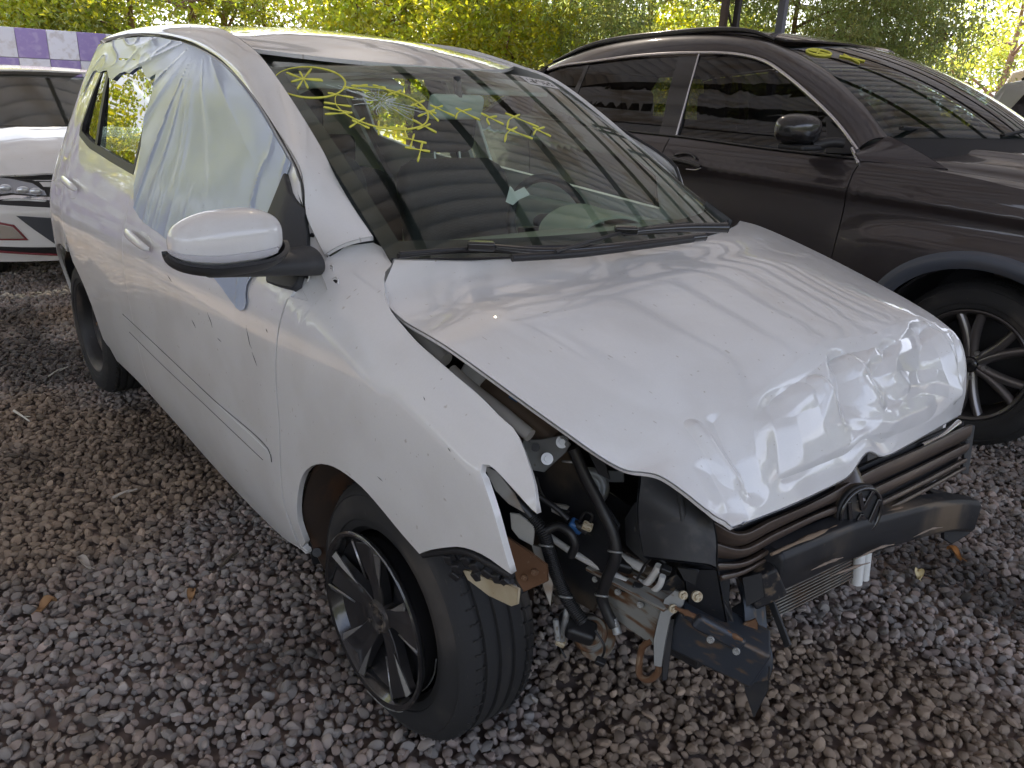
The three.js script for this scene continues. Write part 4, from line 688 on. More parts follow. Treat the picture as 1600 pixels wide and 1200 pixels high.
  for (const z of [0.3, -0.3]) part('sun_visor', place(rbox(0.16, 0.018, 0.36, 0.008, 2), [-0.98, 1.388, z], [0, 0, -0.35]), M.liner, fox);
  for (const s of [1, -1]) {
    part('pillar_trim', panel([[-1.5, 0.5], [-1.66, 0.5], [-1.72, 1.0], [-1.72, 1.44], [-1.6, 1.44], [-1.56, 1.0]], [], (x, y) => { const p = sideMap(-0.05)(x, y); p.z *= s; return p; }, { step: 0.1, t: 0.02, flip: s < 0 }), M.liner, fox);
    part('pillar_trim', panel([[-2.4, 0.9], [-2.95, 0.9], [-2.82, 1.4], [-2.5, 1.42]], [], (x, y) => { const p = sideMap(-0.05)(x, y); p.z *= s; return p; }, { step: 0.1, t: 0.02, flip: s < 0 }), M.liner, fox);
    part('seat_belt', tube([[-1.62, 1.3, s * 0.56], [-1.55, 0.9, s * 0.62], [-1.5, 0.4, s * 0.66]], 0.008, 12, 5), M.black, fox);
  }
  // tail: hatch, rear glass and bumper
  const hat = (y, z) => V(herm([[0.3, -3.02], [0.6, -3.06], [0.95, -3.05], [1.1, -3.02], [1.3, -2.95], [1.47, -2.86]], y) + 0.14 * Math.pow(Math.abs(z) / 0.75, 3.2), y, z);
  const wz = y => herm([[0.3, 0.6], [0.6, 0.655], [0.95, 0.63], [1.2, 0.53], [1.47, 0.42]], y);
  part('tailgate', surf((u, v) => { const y = lerp(0.55, 1.0, v); return hat(y, wz(y) * (1 - 2 * u)); }, 24, 10, { t: 0.012 }), M.paint, fox);
  part('rear_bumper', surf((u, v) => { const y = lerp(0.28, 0.55, v); return hat(y, wz(y) * (1 - 2 * u)).add(V(-0.03, 0, 0)); }, 24, 6, { t: 0.02 }), M.paint, fox);
  part('rear_glass', surf((u, v) => { const y = lerp(1.0, 1.47, v); return hat(y, wz(y) * (1 - 2 * u)); }, 24, 10), M.glass, fox);
}

// ---------- wheels of the hatchback ----------
function tyre(R, w, ri, blocks = true) { // about z, outer face +z
  const h = w / 2, prof = [[ri, -h * 0.8], [ri + 0.012, -h * 0.95], [lerp(ri, R, 0.45), -h * 1.04], [R - 0.018, -h * 0.86], [R - 0.004, -h * 0.72]];
  const gr = [-0.52, -0.17, 0.17, 0.52]; for (const q of gr) { prof.push([R, h * q - 0.006], [R - 0.007, h * q - 0.004], [R - 0.007, h * q + 0.004], [R, h * q + 0.006]); }
  prof.push([R - 0.004, h * 0.72], [R - 0.018, h * 0.86], [R - 0.027, h * 0.95], [R - 0.03, h * 0.93], [lerp(ri, R, 0.45), h * 1.04], [lerp(ri, R, 0.28), h * 1.02], [lerp(ri, R, 0.26), h * 0.99], [ri + 0.012, h * 0.95], [ri, h * 0.8]);
  const g = toCreasedNormals(lathe(prof, 96), 0.6).rotateX(Math.PI / 2), a = [g];
  if (blocks) for (let k = 0; k < 60; k++) for (const s of [-1, 1]) { const t = k / 60 * 6.2832 + (s > 0 ? 0.05 : 0); a.push(new THREE.BoxGeometry(0.0035, 0.006, h * 0.2).translate(0, R - 0.0026, s * h * 0.61).rotateZ(t)); }
  return merge(a);
}
{
  // right front: alloy rim hanging out of its slack tyre, turned out to the right
  const H = new THREE.Group(); const c = [0.036, 0.295, 0.744]; H.name = 'front_wheel'; H.position.set(...c); H.rotation.set(0, 0, 0.06); fox.add(H); H.userData.label = 'front wheel with scuffed black alloy rim pushed out of its flat tyre';
  const T = part('tyre', tyre(0.296, 0.208, 0.186).translate(0, 0.0, -0.058), M.rubber, H);
  const rim = part('rim', [toCreasedNormals(lathe([[0.178, -0.1], [0.183, -0.05], [0.186, 0.02], [0.19, 0.05], [0.2, 0.068], [0.207, 0.074], [0.208, 0.08], [0.204, 0.083], [0.196, 0.08], [0.186, 0.066], [0.178, 0.04], [0.168, -0.02], [0.165, -0.1], [0.178, -0.1]], 96), 0.5).rotateX(Math.PI / 2)], M.blackGloss, H); rim.scale.set(0.955, 0.955, 1);
  const silver = std([1, 1, 1], 0.38, { metalness: 0.8, map: grime([0.62, 0.62, 0.62], [0.3, 0.28, 0.26], 0.7, 0.05, 501) });
  const gl = phy([0.016, 0.016, 0.018], 0.3, { clearcoat: 0.7, clearcoatRoughness: 0.1 });
  part('web', toCreasedNormals(lathe([[0.03, 0.03], [0.1, 0.028], [0.15, 0.036], [0.186, 0.056], [0.186, 0.05], [0.1, 0.02], [0.03, 0.02]].reverse(), 72), 0.5).rotateX(Math.PI / 2), gl, rim);
  for (let k = 0; k < 5; k++) { // five broad dished spokes with milled edges, a dark opening between each pair
    const a = k / 5 * 6.2832 + 0.05, rot = new THREE.Matrix4().makeRotationZ(a);
    part('spoke', surf((u, v) => { const r = lerp(0.028, 0.181, v), w = lerp(0.017, 0.04, Math.pow(v, 1.2)), s = 2 * u - 1; return V(s * w, Math.sqrt(Math.max(0, r * r - s * s * w * w * 0.8)), 0.056 + 0.02 * sm(0.1, 1, v) - 0.012 * (1 - Math.abs(s)) * v).applyMatrix4(rot); }, 10, 12, { t: 0.022, r: 0.003 }), gl, rim);
    for (const s of [-1, 1]) part('milled_facet', plate([[s * 0.028, 0.088, 0.064], [s * 0.0415, 0.13, 0.069], [s * 0.059, 0.178, 0.075], [s * 0.043, 0.182, 0.079], [s * 0.034, 0.13, 0.0735]].map(p => V3(p).applyMatrix4(rot)), 0.004, 0.0006), silver, rim);
    const h = a + 0.628; part('rim_opening', place(new THREE.CylinderGeometry(0.02, 0.016, 0.004, 20), [-Math.sin(h) * 0.088, Math.cos(h) * 0.088, 0.0285], [Math.PI / 2, 0, 0], [1, 1, 1]), M.black, rim);
  }
  parts('rim_scuff', [[0.187, 0.045, 0.2, 0.8], [0.187, 0.03, -0.9, -0.1], [0.186, 0.06, -0.2, 0.4], [0.18, 0.0, 0.1, 0.9], [0.181, 0.012, -0.8, -0.3], [0.208, 0.082, 0.9, 1.9], [0.208, 0.081, -1.7, -0.9]].map(([r, z, a0, a1]) => { const q = []; for (let i = 0; i <= 10; i++) { const a = lerp(a0, a1, i / 10); q.push(V(Math.cos(a) * (r + 0.001), Math.sin(a) * (r + 0.001), z + 0.003 * vn(a * 9, r * 50, 5))); } return tube(q, t => 0.0012 * (0.4 + vn(t * 14, z * 90, 8)), 30, 5); }), M.galv, rim);
  part('hub', [toCreasedNormals(lathe([[0, 0.05], [0.014, 0.05], [0.019, 0.046], [0.022, 0.06], [0.034, 0.064], [0.04, 0.056], [0.04, 0.02], [0, 0.02]].reverse(), 32), 0.4).rotateX(Math.PI / 2), ...[0, 1, 2, 3].map(k => place(new THREE.CylinderGeometry(0.006, 0.006, 0.01, 6), [Math.cos(k * 1.571 + 0.6) * 0.031, Math.sin(k * 1.571 + 0.6) * 0.031, 0.064], [Math.PI / 2, 0, 0]))], std([1, 1, 1], 0.6, { metalness: 0.4, map: grime([0.24, 0.23, 0.23], [0.5, 0.46, 0.42], 0.95, 0.06, 505) }), rim);
  part('brake_disc', lathe([[0.03, 0], [0.125, 0], [0.125, -0.02], [0.03, -0.02]].reverse(), 48).rotateX(Math.PI / 2).translate(0, 0, -0.02), M.rust, H);
  // right rear: plain pressed steel wheel
  const wheelSteel = (name, pos, out) => {
    const W = new THREE.Group(); W.name = name; W.position.set(...pos); W.rotation.y = out > 0 ? 0 : Math.PI; fox.add(W);
    part('tyre', tyre(0.3, 0.185, 0.19), M.rubber, W);
    const st = std([1, 1, 1], 0.55, { map: grime([0.13, 0.13, 0.14], [0.42, 0.37, 0.33], 0.8, 0.03, 511) });
    const r = part('rim', toCreasedNormals(lathe([[0.03, 0.02], [0.05, 0.035], [0.075, 0.03], [0.1, 0.045], [0.13, 0.04], [0.152, 0.012], [0.168, 0.012], [0.176, 0.06], [0.19, 0.082], [0.197, 0.086], [0.199, 0.08], [0.185, 0.04], [0.175, -0.07]].reverse(), 72), 0.5).rotateX(Math.PI / 2), st, W);
    part('hub_cap', lathe([[0, 0.05], [0.02, 0.048], [0.032, 0.03], [0.034, 0.01]].reverse(), 24).rotateX(Math.PI / 2), M.dustBlack, r);
    for (let k = 0; k < 4; k++) part('wheel_bolt', place(new THREE.CylinderGeometry(0.008, 0.008, 0.014, 6), [Math.cos(k * 1.571) * 0.05, Math.sin(k * 1.571) * 0.05, 0.038], [Math.PI / 2, 0, 0]), M.rust, r);
    for (let k = 0; k < 10; k++) part('rim_slot', place(rbox(0.03, 0.014, 0.01, 0.004, 1), [Math.cos(k * 0.628) * 0.142, Math.sin(k * 0.628) * 0.142, 0.024], [0, 0, k * 0.628 + 1.571]), M.black, r);
    return W;
  };
  wheelSteel('rear_wheel', [-2.466, 0.297, 0.68], 1); wheelSteel('rear_wheel', [-2.466, 0.297, -0.68], -1); wheelSteel('front_wheel', [0.0, 0.297, -0.68], -1);
  // wheel housings
  const hous = (cx, r, mat, s, z0, z1, a0 = -0.25, a1 = 3.4) => part('wheel_housing', surf((u, v) => { const a = lerp(a0, a1, u); const x = cx + Math.cos(a) * r, y = 0.29 + Math.sin(a) * r; return V(x, y, s * lerp(z0, Math.min(z1, sideZ(x, y) - 0.022), v)); }, 28, 4, { t: 0.006, flip: s < 0 }), mat, fox);
  const mud = std([1, 1, 1], 0.9, { map: grime([0.3, 0.25, 0.22], [0.42, 0.3, 0.22], 0.9, 0.03, 521) });
  hous(-2.466, 0.375, M.dustBlack, 1, 0.45, 0.77); hous(-2.466, 0.375, M.dustBlack, -1, 0.45, 0.77); hous(0, 0.35, M.black, -1, 0.45, 0.76); hous(-0.02, 0.345, mud, 1, 0.5, 0.785, 1.35, 3.5);
  parts('inner_wall', [plate([[-2.9, 0.2, 0.46], [-2.05, 0.2, 0.46], [-2.05, 0.7, 0.46], [-2.9, 0.7, 0.46]]), plate([[-0.36, 0.15, 0.5], [0.2, 0.3, 0.5], [0.2, 0.66, 0.5], [-0.36, 0.7, 0.5]])], mud, fox);
  part('liner_remnant', surf(gridFn([[[-0.404,0.435,0.76],[-0.347,0.471,0.74],[-0.347,0.45,0.7]], [[-0.415,0.356,0.73],[-0.434,0.318,0.7],[-0.463,0.281,0.66]], [[-0.4,0.271,0.74],[-0.449,0.232,0.7],[-0.503,0.199,0.66]]]), 10, 10, { t: 0.004 }), M.apron, fox);
  part('splash_flap', [plate([[-0.384,0.255,0.76],[-0.398,0.233,0.7],[-0.397,0.158,0.7],[-0.385,0.184,0.75]]), rod([-0.383,0.215,0.735], [-0.345,0.24,0.755], 0.012)], M.trim, fox);
}
// ---------- what the missing bumper and headlight lay bare ----------
{
  const eng = part('engine_block', [place(rbox(0.42, 0.4, 0.55, 0.04, 3), [0.2, 0.52, -0.05]), place(rbox(0.25, 0.2, 0.4, 0.05, 3), [0.18, 0.8, -0.05]), place(new THREE.CylinderGeometry(0.08, 0.08, 0.03, 32), [0.3, 0.5, 0.26], [Math.PI / 2, 0, 0]), place(new THREE.CylinderGeometry(0.055, 0.055, 0.03, 32), [0.33, 0.66, 0.26], [Math.PI / 2, 0, 0])], M.black, fox);
  parts('inner_wing', [-0.52, 0.52].map(z => plate([[-0.28, 0.35, z], [0.4, 0.4, z], [0.44, 0.62, z], [0.2, 0.78, z], [-0.28, 0.9, z]], 0.006)), M.dustBlack, fox);
  part('wing_rail', tube([[-0.198,0.953,0.62],[-0.14,0.926,0.645],[-0.065,0.911,0.655],[0.009,0.888,0.66],[0.068,0.867,0.655]], 0.0155, 20, 10), M.paintDull, fox, 'long pale tube under the bonnet edge');
  part('wing_rail', tube([[0.079,0.848,0.65],[0.13,0.826,0.64],[0.215,0.806,0.635],[0.291,0.776,0.62]], t => 0.013, 20, 10), M.paintDull, fox);
  part('washer_tank', surf((u, v) => { const a = u * 6.2832, s = Math.sqrt(Math.max(0, 1 - (2 * v - 1) ** 4)), c = V3([0.052,0.824,0.58]), e = V3([0.114,0.796,0.56]); return c.lerp(e, v).add(V(0, Math.sin(a) * 0.045 * s, Math.cos(a) * 0.045 * s)); }, 24, 12), M.white, fox);
  const tank = part('strut_cover', tube([[0.093,0.787,0.56],[0.166,0.785,0.56],[0.225,0.762,0.55],[0.285,0.738,0.54]], t => 0.05 - 0.006 * Math.cos(t * 6), 18, 18), std([0.14, 0.1, 0.07], 0.35), fox, 'brown tinted rounded tank below the bonnet edge');
  part('tank_label', plate([[0.223,0.838,0.618],[0.243,0.835,0.616],[0.242,0.826,0.614],[0.221,0.829,0.616]], 0.001), std([0.03, 0.12, 0.3], 0.4), tank);
  part('dome_clip', place(rbox(0.03, 0.014, 0.025, 0.004), [-0.115,0.901,0.645]), M.cream, fox);
  // galvanised bonnet hinge bracket with two bolts
  const hb = part('hinge_bracket', [plate([[0.259,0.753,0.61],[0.3,0.767,0.6],[0.345,0.79,0.585],[0.362,0.778,0.58],[0.35,0.755,0.58],[0.311,0.702,0.595],[0.281,0.697,0.61]], 0.004), plate([[0.259,0.753,0.61],[0.281,0.697,0.61],[0.296,0.699,0.63],[0.275,0.755,0.63]], 0.004)], M.galv, fox);
  for (const p of [[0.324,0.737,0.605], [0.347,0.777,0.592]]) part('bolt', [place(new THREE.CylinderGeometry(0.0115, 0.0115, 0.004, 20), p, [0.9, 0, -0.75]), place(new THREE.CylinderGeometry(0.006, 0.0068, 0.012, 6), p, [0.9, 0, -0.75])], M.steel, hb);
  part('bolt_hole', place(new THREE.CylinderGeometry(0.008, 0.008, 0.006, 16), [0.296,0.751,0.61], [0.9, 0, -0.75]), M.black, hb);
  // horn and its bracket
  const horn = part('horn', [place(lathe([[0, 0.012], [0.012, 0.012], [0.016, 0.008], [0.024, 0.008], [0.027, 0.013], [0.036, 0.012], [0.042, 0.006], [0.042, -0.006], [0.034, -0.014], [0, -0.016]].reverse(), 40), [0.313,0.629,0.47], [0.85, 0, -0.85])], M.galv, fox, 'grey disc horn');
  parts('horn_bracket', [plate([[0.233,0.638,0.48],[0.294,0.641,0.48],[0.296,0.568,0.48],[0.256,0.549,0.48]], 0.004), plate([[0.316,0.661,0.44],[0.375,0.683,0.44],[0.378,0.662,0.44],[0.328,0.641,0.44]], 0.004)], M.galv, horn);
  // pressed white flanges of the front panel, dirty
  parts('front_apron', [plate([[0.256,0.722,0.7],[0.284,0.717,0.69],[0.315,0.665,0.66],[0.339,0.625,0.65],[0.317,0.646,0.68],[0.293,0.675,0.7]], 0.004), plate([[0.269,0.609,0.64],[0.284,0.609,0.63],[0.316,0.589,0.62],[0.316,0.546,0.62],[0.288,0.557,0.63],[0.275,0.575,0.64]], 0.004), plate([[0.269,0.595,0.53],[0.359,0.611,0.5],[0.356,0.578,0.49],[0.323,0.56,0.5],[0.271,0.573,0.53]], 0.004), plate([[0.294,0.535,0.6],[0.317,0.534,0.59],[0.342,0.47,0.58],[0.341,0.408,0.58],[0.325,0.449,0.59]], 0.004)], M.apron, fox);
  parts('front_apron', [plate([[0.289,0.572,0.66],[0.334,0.553,0.64],[0.364,0.536,0.62],[0.364,0.502,0.61],[0.326,0.462,0.64],[0.317,0.485,0.66]], 0.006), plate([[0.216,0.454,0.5],[0.267,0.441,0.48],[0.352,0.442,0.46],[0.389,0.436,0.46],[0.349,0.392,0.46],[0.273,0.374,0.48]], 0.006)], M.rust, fox);
  for (const p of [[0.333,0.499,0.652], [0.353,0.519,0.645]]) part('bolt', place(new THREE.CylinderGeometry(0.007, 0.007, 0.01, 6), p, [1.2, 0, -0.5]), M.rust, fox);
  // cream bumper bracket at the fender tip, black serrated clip strip above it
  const br = part('bumper_bracket', plate([[0.29,0.54,0.765],[0.317,0.551,0.765],[0.367,0.562,0.762],[0.423,0.581,0.757],[0.446,0.586,0.755],[0.446,0.556,0.757],[0.433,0.545,0.76],[0.371,0.531,0.764],[0.308,0.529,0.766]], 0.006), M.cream, fox);
  part('bolt', [place(new THREE.CylinderGeometry(0.009, 0.009, 0.005, 18), [0.421,0.571,0.762], [1.35, 0, -0.3])], M.steel, br); part('bolt_hole', place(new THREE.CylinderGeometry(0.0035, 0.0035, 0.006, 10), [0.427,0.562,0.763], [1.35, 0, -0.3]), M.black, br);
  const cs = part('clip_strip', tube([[0.19,0.529,0.79],[0.269,0.579,0.79],[0.32,0.601,0.785],[0.378,0.606,0.78],[0.432,0.608,0.775]], 0.008, 20, 6), M.black, fox);
  for (const p of [[0.266,0.559,0.785],[0.286,0.548,0.78],[0.274,0.523,0.775],[0.317,0.582,0.782],[0.338,0.578,0.778],[0.333,0.553,0.77],[0.367,0.58,0.775],[0.39,0.58,0.77],[0.409,0.58,0.765]]) part('clip', place(rbox(0.018, 0.02, 0.016, 0.003, 1), p, [0.3, 0.4, rnd()]), M.black, cs);
  // right chassis leg with its top flange, rusted where it was torn
  const leg = part('chassis_leg', [bar([0.256,0.438,0.47], [0.556,0.443,0.47], 0.07, 0.085, [0, 1, 0], 0.006), bar([0.376,0.494,0.5], [0.566,0.503,0.49], 0.06, 0.008, [0, 1, 0], 0.002)], M.rail, fox);
  part('crash_box', [bar([0.543,0.448,0.455], [0.689,0.394,0.36], 0.085, 0.088, [0, 1, 0], 0.008), bar([0.573,0.49,0.47], [0.67,0.436,0.38], 0.05, 0.01, [0, 1, 0], 0.003)], M.railBlue, leg);
  part('pressed_rib', [bar([0.621,0.508,0.5], [0.683,0.457,0.43], 0.02, 0.03, [0, 1, 0], 0.008)], M.railBlue, leg);
  part('bent_stay', surf(gridFn([[[0.597,0.514,0.34],[0.61,0.514,0.32],[0.624,0.52,0.3]], [[0.625,0.475,0.35],[0.635,0.472,0.33],[0.64,0.462,0.3]], [[0.646,0.438,0.37],[0.655,0.43,0.34],[0.667,0.42,0.32]], [[0.662,0.401,0.38],[0.682,0.389,0.36],[0.692,0.381,0.33]], [[0.663,0.336,0.37],[0.684,0.342,0.36],[0.699,0.345,0.34]]]), 12, 24, { t: 0.006 }), M.railBlue, leg, 'bent upright stay, rusty at the weld');
  part('rust_weld', surf((u, v) => { const a = u * 6.2832, k = v * 0.022 * (0.6 + 0.6 * vn(a * 2, 1, 9, 0)); return V3([0.648,0.435,0.36]).add(V(Math.cos(a) * k * 0.6 + 0.004, Math.sin(a) * k * 1.6, Math.cos(a) * k * -0.6 + 0.004)); }, 18, 3, { t: 0.003 }), M.rust, leg);
  part('torn_blade', plate([[0.657,0.355,0.37],[0.697,0.374,0.34],[0.703,0.325,0.34],[0.697,0.258,0.36],[0.677,0.307,0.37]], 0.004), M.dustBlack, leg);
  // tow eye, hook and the two plates they hang on
  const tow = part('tow_plate', [plate([[0.554,0.514,0.5],[0.567,0.536,0.49],[0.587,0.533,0.485],[0.584,0.512,0.485],[0.571,0.485,0.5],[0.574,0.437,0.51],[0.577,0.383,0.515],[0.565,0.381,0.52],[0.555,0.43,0.52],[0.553,0.475,0.51]], 0.006)], M.galv, fox);
  part('tow_plate', plate([[0.561,0.473,0.505],[0.57,0.475,0.49],[0.582,0.408,0.5],[0.585,0.335,0.505],[0.576,0.335,0.51]], 0.005), M.dustBlack, fox);
  part('tow_hook', tube([[0.538,0.41,0.5],[0.518,0.381,0.5],[0.514,0.34,0.5],[0.519,0.312,0.5],[0.539,0.315,0.5],[0.56,0.348,0.5],[0.563,0.376,0.505]], 0.0068, 26, 8), M.rust, fox);
  for (const [p, r] of [[[0.577,0.507,0.505], 0.008], [[0.587,0.538,0.495], 0.008], [[0.6,0.532,0.47], 0.01]]) part('washer', [place(new THREE.CylinderGeometry(r, r, 0.006, 20), p, [0.9, 0, -0.9]), place(new THREE.CylinderGeometry(r * 0.5, r * 0.55, 0.014, 6), p, [0.9, 0, -0.9])], M.cream, tow);
  // pipes, hoses and loom
  part('hose', tube([[0.359,0.765,0.575],[0.38,0.714,0.56],[0.409,0.655,0.54],[0.439,0.604,0.53],[0.451,0.561,0.53],[0.439,0.506,0.535],[0.433,0.458,0.535],[0.447,0.427,0.53],[0.462,0.406,0.525]], 0.0115, 44, 12), M.hose, fox, 'long black hose hanging down in front');
  part('hose_end', place(new THREE.CylinderGeometry(0.007, 0.0095, 0.03, 14), [0.465,0.408,0.525], [0, 0, 0.5]), M.galv, fox);
  const loom = part('corrugated_loom', (() => { const P = [[0.265,0.633,0.63],[0.296,0.6,0.61],[0.321,0.577,0.6],[0.332,0.533,0.59],[0.348,0.472,0.575],[0.379,0.424,0.565],[0.408,0.396,0.555]], c = new THREE.CatmullRomCurve3(P.map(V3)), a = [tube(P, 0.0105, 44, 10)]; for (let k = 12; k < 70; k++) { const t = k / 70, p = c.getPointAt(t), tg = c.getTangentAt(t), g = new THREE.TorusGeometry(0.0115, 0.0022, 5, 14); g.applyQuaternion(new THREE.Quaternion().setFromUnitVectors(V(0, 0, 1), tg)); a.push(g.translate(p.x, p.y, p.z)); } return a; })(), M.hose, fox, 'ribbed black wiring loom');
  part('loom_branch', tube([[0.324,0.579,0.6],[0.342,0.592,0.58],[0.364,0.585,0.57],[0.376,0.563,0.565],[0.368,0.533,0.565]], 0.009, 24, 8), M.hose, loom);
  part('connector', [place(rbox(0.06, 0.035, 0.045, 0.01, 2), [0.399,0.368,0.55], [0.4, 0.6, -0.5]), place(rbox(0.035, 0.03, 0.03, 0.006), [0.367,0.374,0.555], [0.2, 0.6, -0.9])], M.hose, loom);
  parts('wire', [tube([[0.29,0.648,0.6],[0.335,0.627,0.58],[0.358,0.611,0.57]], 0.006, 14, 7), tube([[0.348,0.595,0.55],[0.369,0.595,0.55],[0.383,0.587,0.54]], 0.009, 10, 8)], M.hose, loom);
  part('plug', [place(rbox(0.03, 0.02, 0.022, 0.005), [0.361,0.591,0.55], [0.3, 0.5, -0.6])], std([0.03, 0.1, 0.25], 0.5), loom, 'blue plug');
  parts('pipe', [tube([[0.279,0.523,0.54],[0.344,0.508,0.525],[0.419,0.502,0.51],[0.461,0.498,0.5]], 0.0072, 20, 10), tube([[0.255,0.528,0.5],[0.325,0.528,0.49],[0.406,0.524,0.48],[0.473,0.523,0.47]], 0.0095, 20, 10)], M.paintDull, fox);
  parts('pipe_elbow', [tube([[0.484,0.476,0.485],[0.507,0.493,0.485],[0.526,0.519,0.485],[0.531,0.544,0.485]], 0.0062, 16, 10), tube([[0.461,0.495,0.48],[0.489,0.501,0.48],[0.507,0.531,0.48],[0.516,0.556,0.48]], 0.0075, 16, 10)], M.paintDull, fox);
  parts('pipe_collar', [[0.462,0.486,0.49], [0.435,0.515,0.48], [0.483,0.481,0.485]].map(p => place(rbox(0.035, 0.026, 0.03, 0.008), p, [0.4, 0.6, -0.4])), M.hose, fox);
  part('grey_rod', rod([0.374,0.402,0.6], [0.385,0.36,0.6], 0.006), M.galv, fox);
  part('rod_pair', [tube([[0.367,0.423,0.56],[0.373,0.392,0.57],[0.367,0.333,0.57]], 0.007, 10, 8)], M.galv, fox);
  // dusty horn trumpet low behind the leg
  part('low_disc', [place(lathe([[0, 0.01], [0.02, 0.01], [0.027, 0.004], [0.031, 0.01], [0.037, 0.008], [0.039, -0.008], [0, -0.012]].reverse(), 40), [0.398,0.345,0.52], [0.5, 0, -1.1]), place(lathe([[0, 0], [0.042, 0], [0.042, -0.016], [0, -0.016]].reverse(), 40), [0.404,0.323,0.5], [0.5, 0, -1.1])], M.rail, fox);
  // clips, clamps, thin wires and torn shards
  for (const p of [[0.351,0.732,0.572],[0.432,0.466,0.537],[0.448,0.571,0.53],[0.332,0.551,0.6],[0.37,0.442,0.572]]) part('clamp', place(new THREE.TorusGeometry(0.0125, 0.0024, 6, 18), p, [1.2, 0.3, 0]), M.galv, fox);
  for (const q of [[[0.282,0.679,0.61],[0.285,0.639,0.6],[0.281,0.601,0.6]], [[0.282,0.677,0.59],[0.289,0.642,0.58],[0.31,0.619,0.57],[0.35,0.62,0.56]], [[0.368,0.604,0.55],[0.378,0.628,0.545],[0.391,0.626,0.54],[0.382,0.593,0.54]], [[0.484,0.516,0.5],[0.501,0.562,0.5],[0.52,0.585,0.5],[0.537,0.577,0.49]], [[0.515,0.462,0.5],[0.541,0.499,0.5],[0.554,0.495,0.5]], [[0.369,0.358,0.57],[0.359,0.309,0.565],[0.373,0.287,0.56]], [[0.436,0.391,0.55],[0.459,0.365,0.545],[0.449,0.317,0.54]], [[0.578,0.548,0.45],[0.589,0.511,0.43],[0.585,0.465,0.43]]]) part('thin_wire', tube(q, 0.0026, 16, 6), M.hose, fox);
  for (const [p, c] of [[[0.386,0.601,0.545], M.cream], [[0.506,0.486,0.49], M.hose], [[0.487,0.5,0.5], M.hose], [[0.546,0.572,0.5], M.hose], [[0.364,0.325,0.57], M.cream], [[0.453,0.324,0.545], M.hose]]) part('connector', place(rbox(0.02, 0.014, 0.015, 0.003), p, [0.4, 0.5, -0.5]), c, fox);
  for (const p of [[0.453,0.476,0.515], [0.51,0.48,0.515], [0.397,0.476,0.52], [0.662,0.492,0.505], [0.695,0.471,0.47]]) part('bolt', [place(new THREE.CylinderGeometry(0.006, 0.007, 0.004, 14), p, [1.3, 0, -0.3]), place(new THREE.CylinderGeometry(0.0038, 0.004, 0.009, 6), p, [1.3, 0, -0.3])], M.galv, leg);
  for (const q of [[[0.353,0.837,0.56],[0.377,0.83,0.55],[0.403,0.701,0.5],[0.387,0.707,0.52],[0.368,0.762,0.55]], [[0.275,0.565,0.5],[0.338,0.57,0.48],[0.362,0.517,0.46],[0.309,0.505,0.48]], [[0.321,0.626,0.44],[0.384,0.604,0.42],[0.396,0.519,0.42],[0.341,0.526,0.43]]]) part('bay_panel', plate(q, 0.004), M.dustBlack, fox);
  for (const q of [[[0.572,0.696,0.475],[0.589,0.684,0.46],[0.611,0.627,0.45],[0.596,0.635,0.455]], [[0.558,0.578,0.48],[0.596,0.587,0.47],[0.588,0.549,0.46],[0.569,0.552,0.47]], [[0.602,0.548,0.4],[0.613,0.543,0.39],[0.617,0.461,0.38],[0.602,0.487,0.39]]]) part('torn_shard', plate(q, 0.004), M.trim, fox);
  part('frame_rust', [tube([[0.581,0.511,0.505],[0.621,0.507,0.49],[0.658,0.488,0.46],[0.687,0.476,0.44]], t => 0.005 * (0.4 + vn(t * 18, 3, 12)), 30, 6)], M.rust, leg);
  // black headlamp carrier and duct
  const duct = part('lamp_carrier', [surf(gridFn([[[0.467,0.733,0.5],[0.507,0.727,0.48],[0.546,0.702,0.46],[0.566,0.682,0.44]], [[0.485,0.7,0.51],[0.53,0.698,0.5],[0.568,0.688,0.48],[0.586,0.663,0.455]], [[0.49,0.651,0.505],[0.538,0.667,0.5],[0.58,0.67,0.485],[0.599,0.637,0.455]], [[0.51,0.591,0.5],[0.556,0.609,0.505],[0.592,0.617,0.49],[0.605,0.6,0.455]]]), 24, 20, { t: 0.02, r: 0.004 })], M.trim, fox);
  part('duct_rib', [tube([[0.544,0.725,0.485],[0.566,0.702,0.502],[0.574,0.655,0.502],[0.58,0.623,0.508]], 0.006, 14, 6), tube([[0.5,0.648,0.512],[0.554,0.669,0.51],[0.593,0.661,0.486]], 0.005, 14, 6)], M.trim, duct);
  part('lamp_side_plate', [plate([[0.42,0.609,0.47],[0.439,0.653,0.47],[0.472,0.675,0.48],[0.497,0.58,0.48],[0.494,0.55,0.48],[0.435,0.558,0.47]], 0.006), ...[[998, 826], [1008, 846]].map(() => rod([0.4, 0.4, 0.3], [0.4, 0.41, 0.3], 0.002))], M.trim, duct);
  parts('plate_hole', [[0.454,0.604,0.476], [0.478,0.595,0.48], [0.476,0.574,0.48]].map((p, i) => place(new THREE.CylinderGeometry(0.0075, 0.0075, 0.004, 14), p, [1.1, 0, -0.6])), M.black, duct);
  part('lower_carrier', [bar([0.52,0.527,0.46], [0.542,0.495,0.44], 0.03, 0.05), bar([0.56,0.554,0.42], [0.607,0.448,0.38], 0.05, 0.04), plate([[0.551,0.569,0.45],[0.599,0.583,0.42],[0.613,0.459,0.38],[0.596,0.421,0.4],[0.569,0.482,0.44]], 0.02, 0.004)], M.dustBlack, fox);
  part('front_panel', [bar([0.54, 0.7, 0.4], [0.52, 0.62, -0.55], 0.05, 0.06), bar([0.53, 0.3, 0.36], [0.53, 0.28, -0.5], 0.05, 0.05), bar([0.53, 0.3, 0.36], [0.54, 0.7, 0.4], 0.06, 0.05), bar([0.53, 0.28, -0.5], [0.52, 0.62, -0.55], 0.06, 0.05)], M.black, fox);
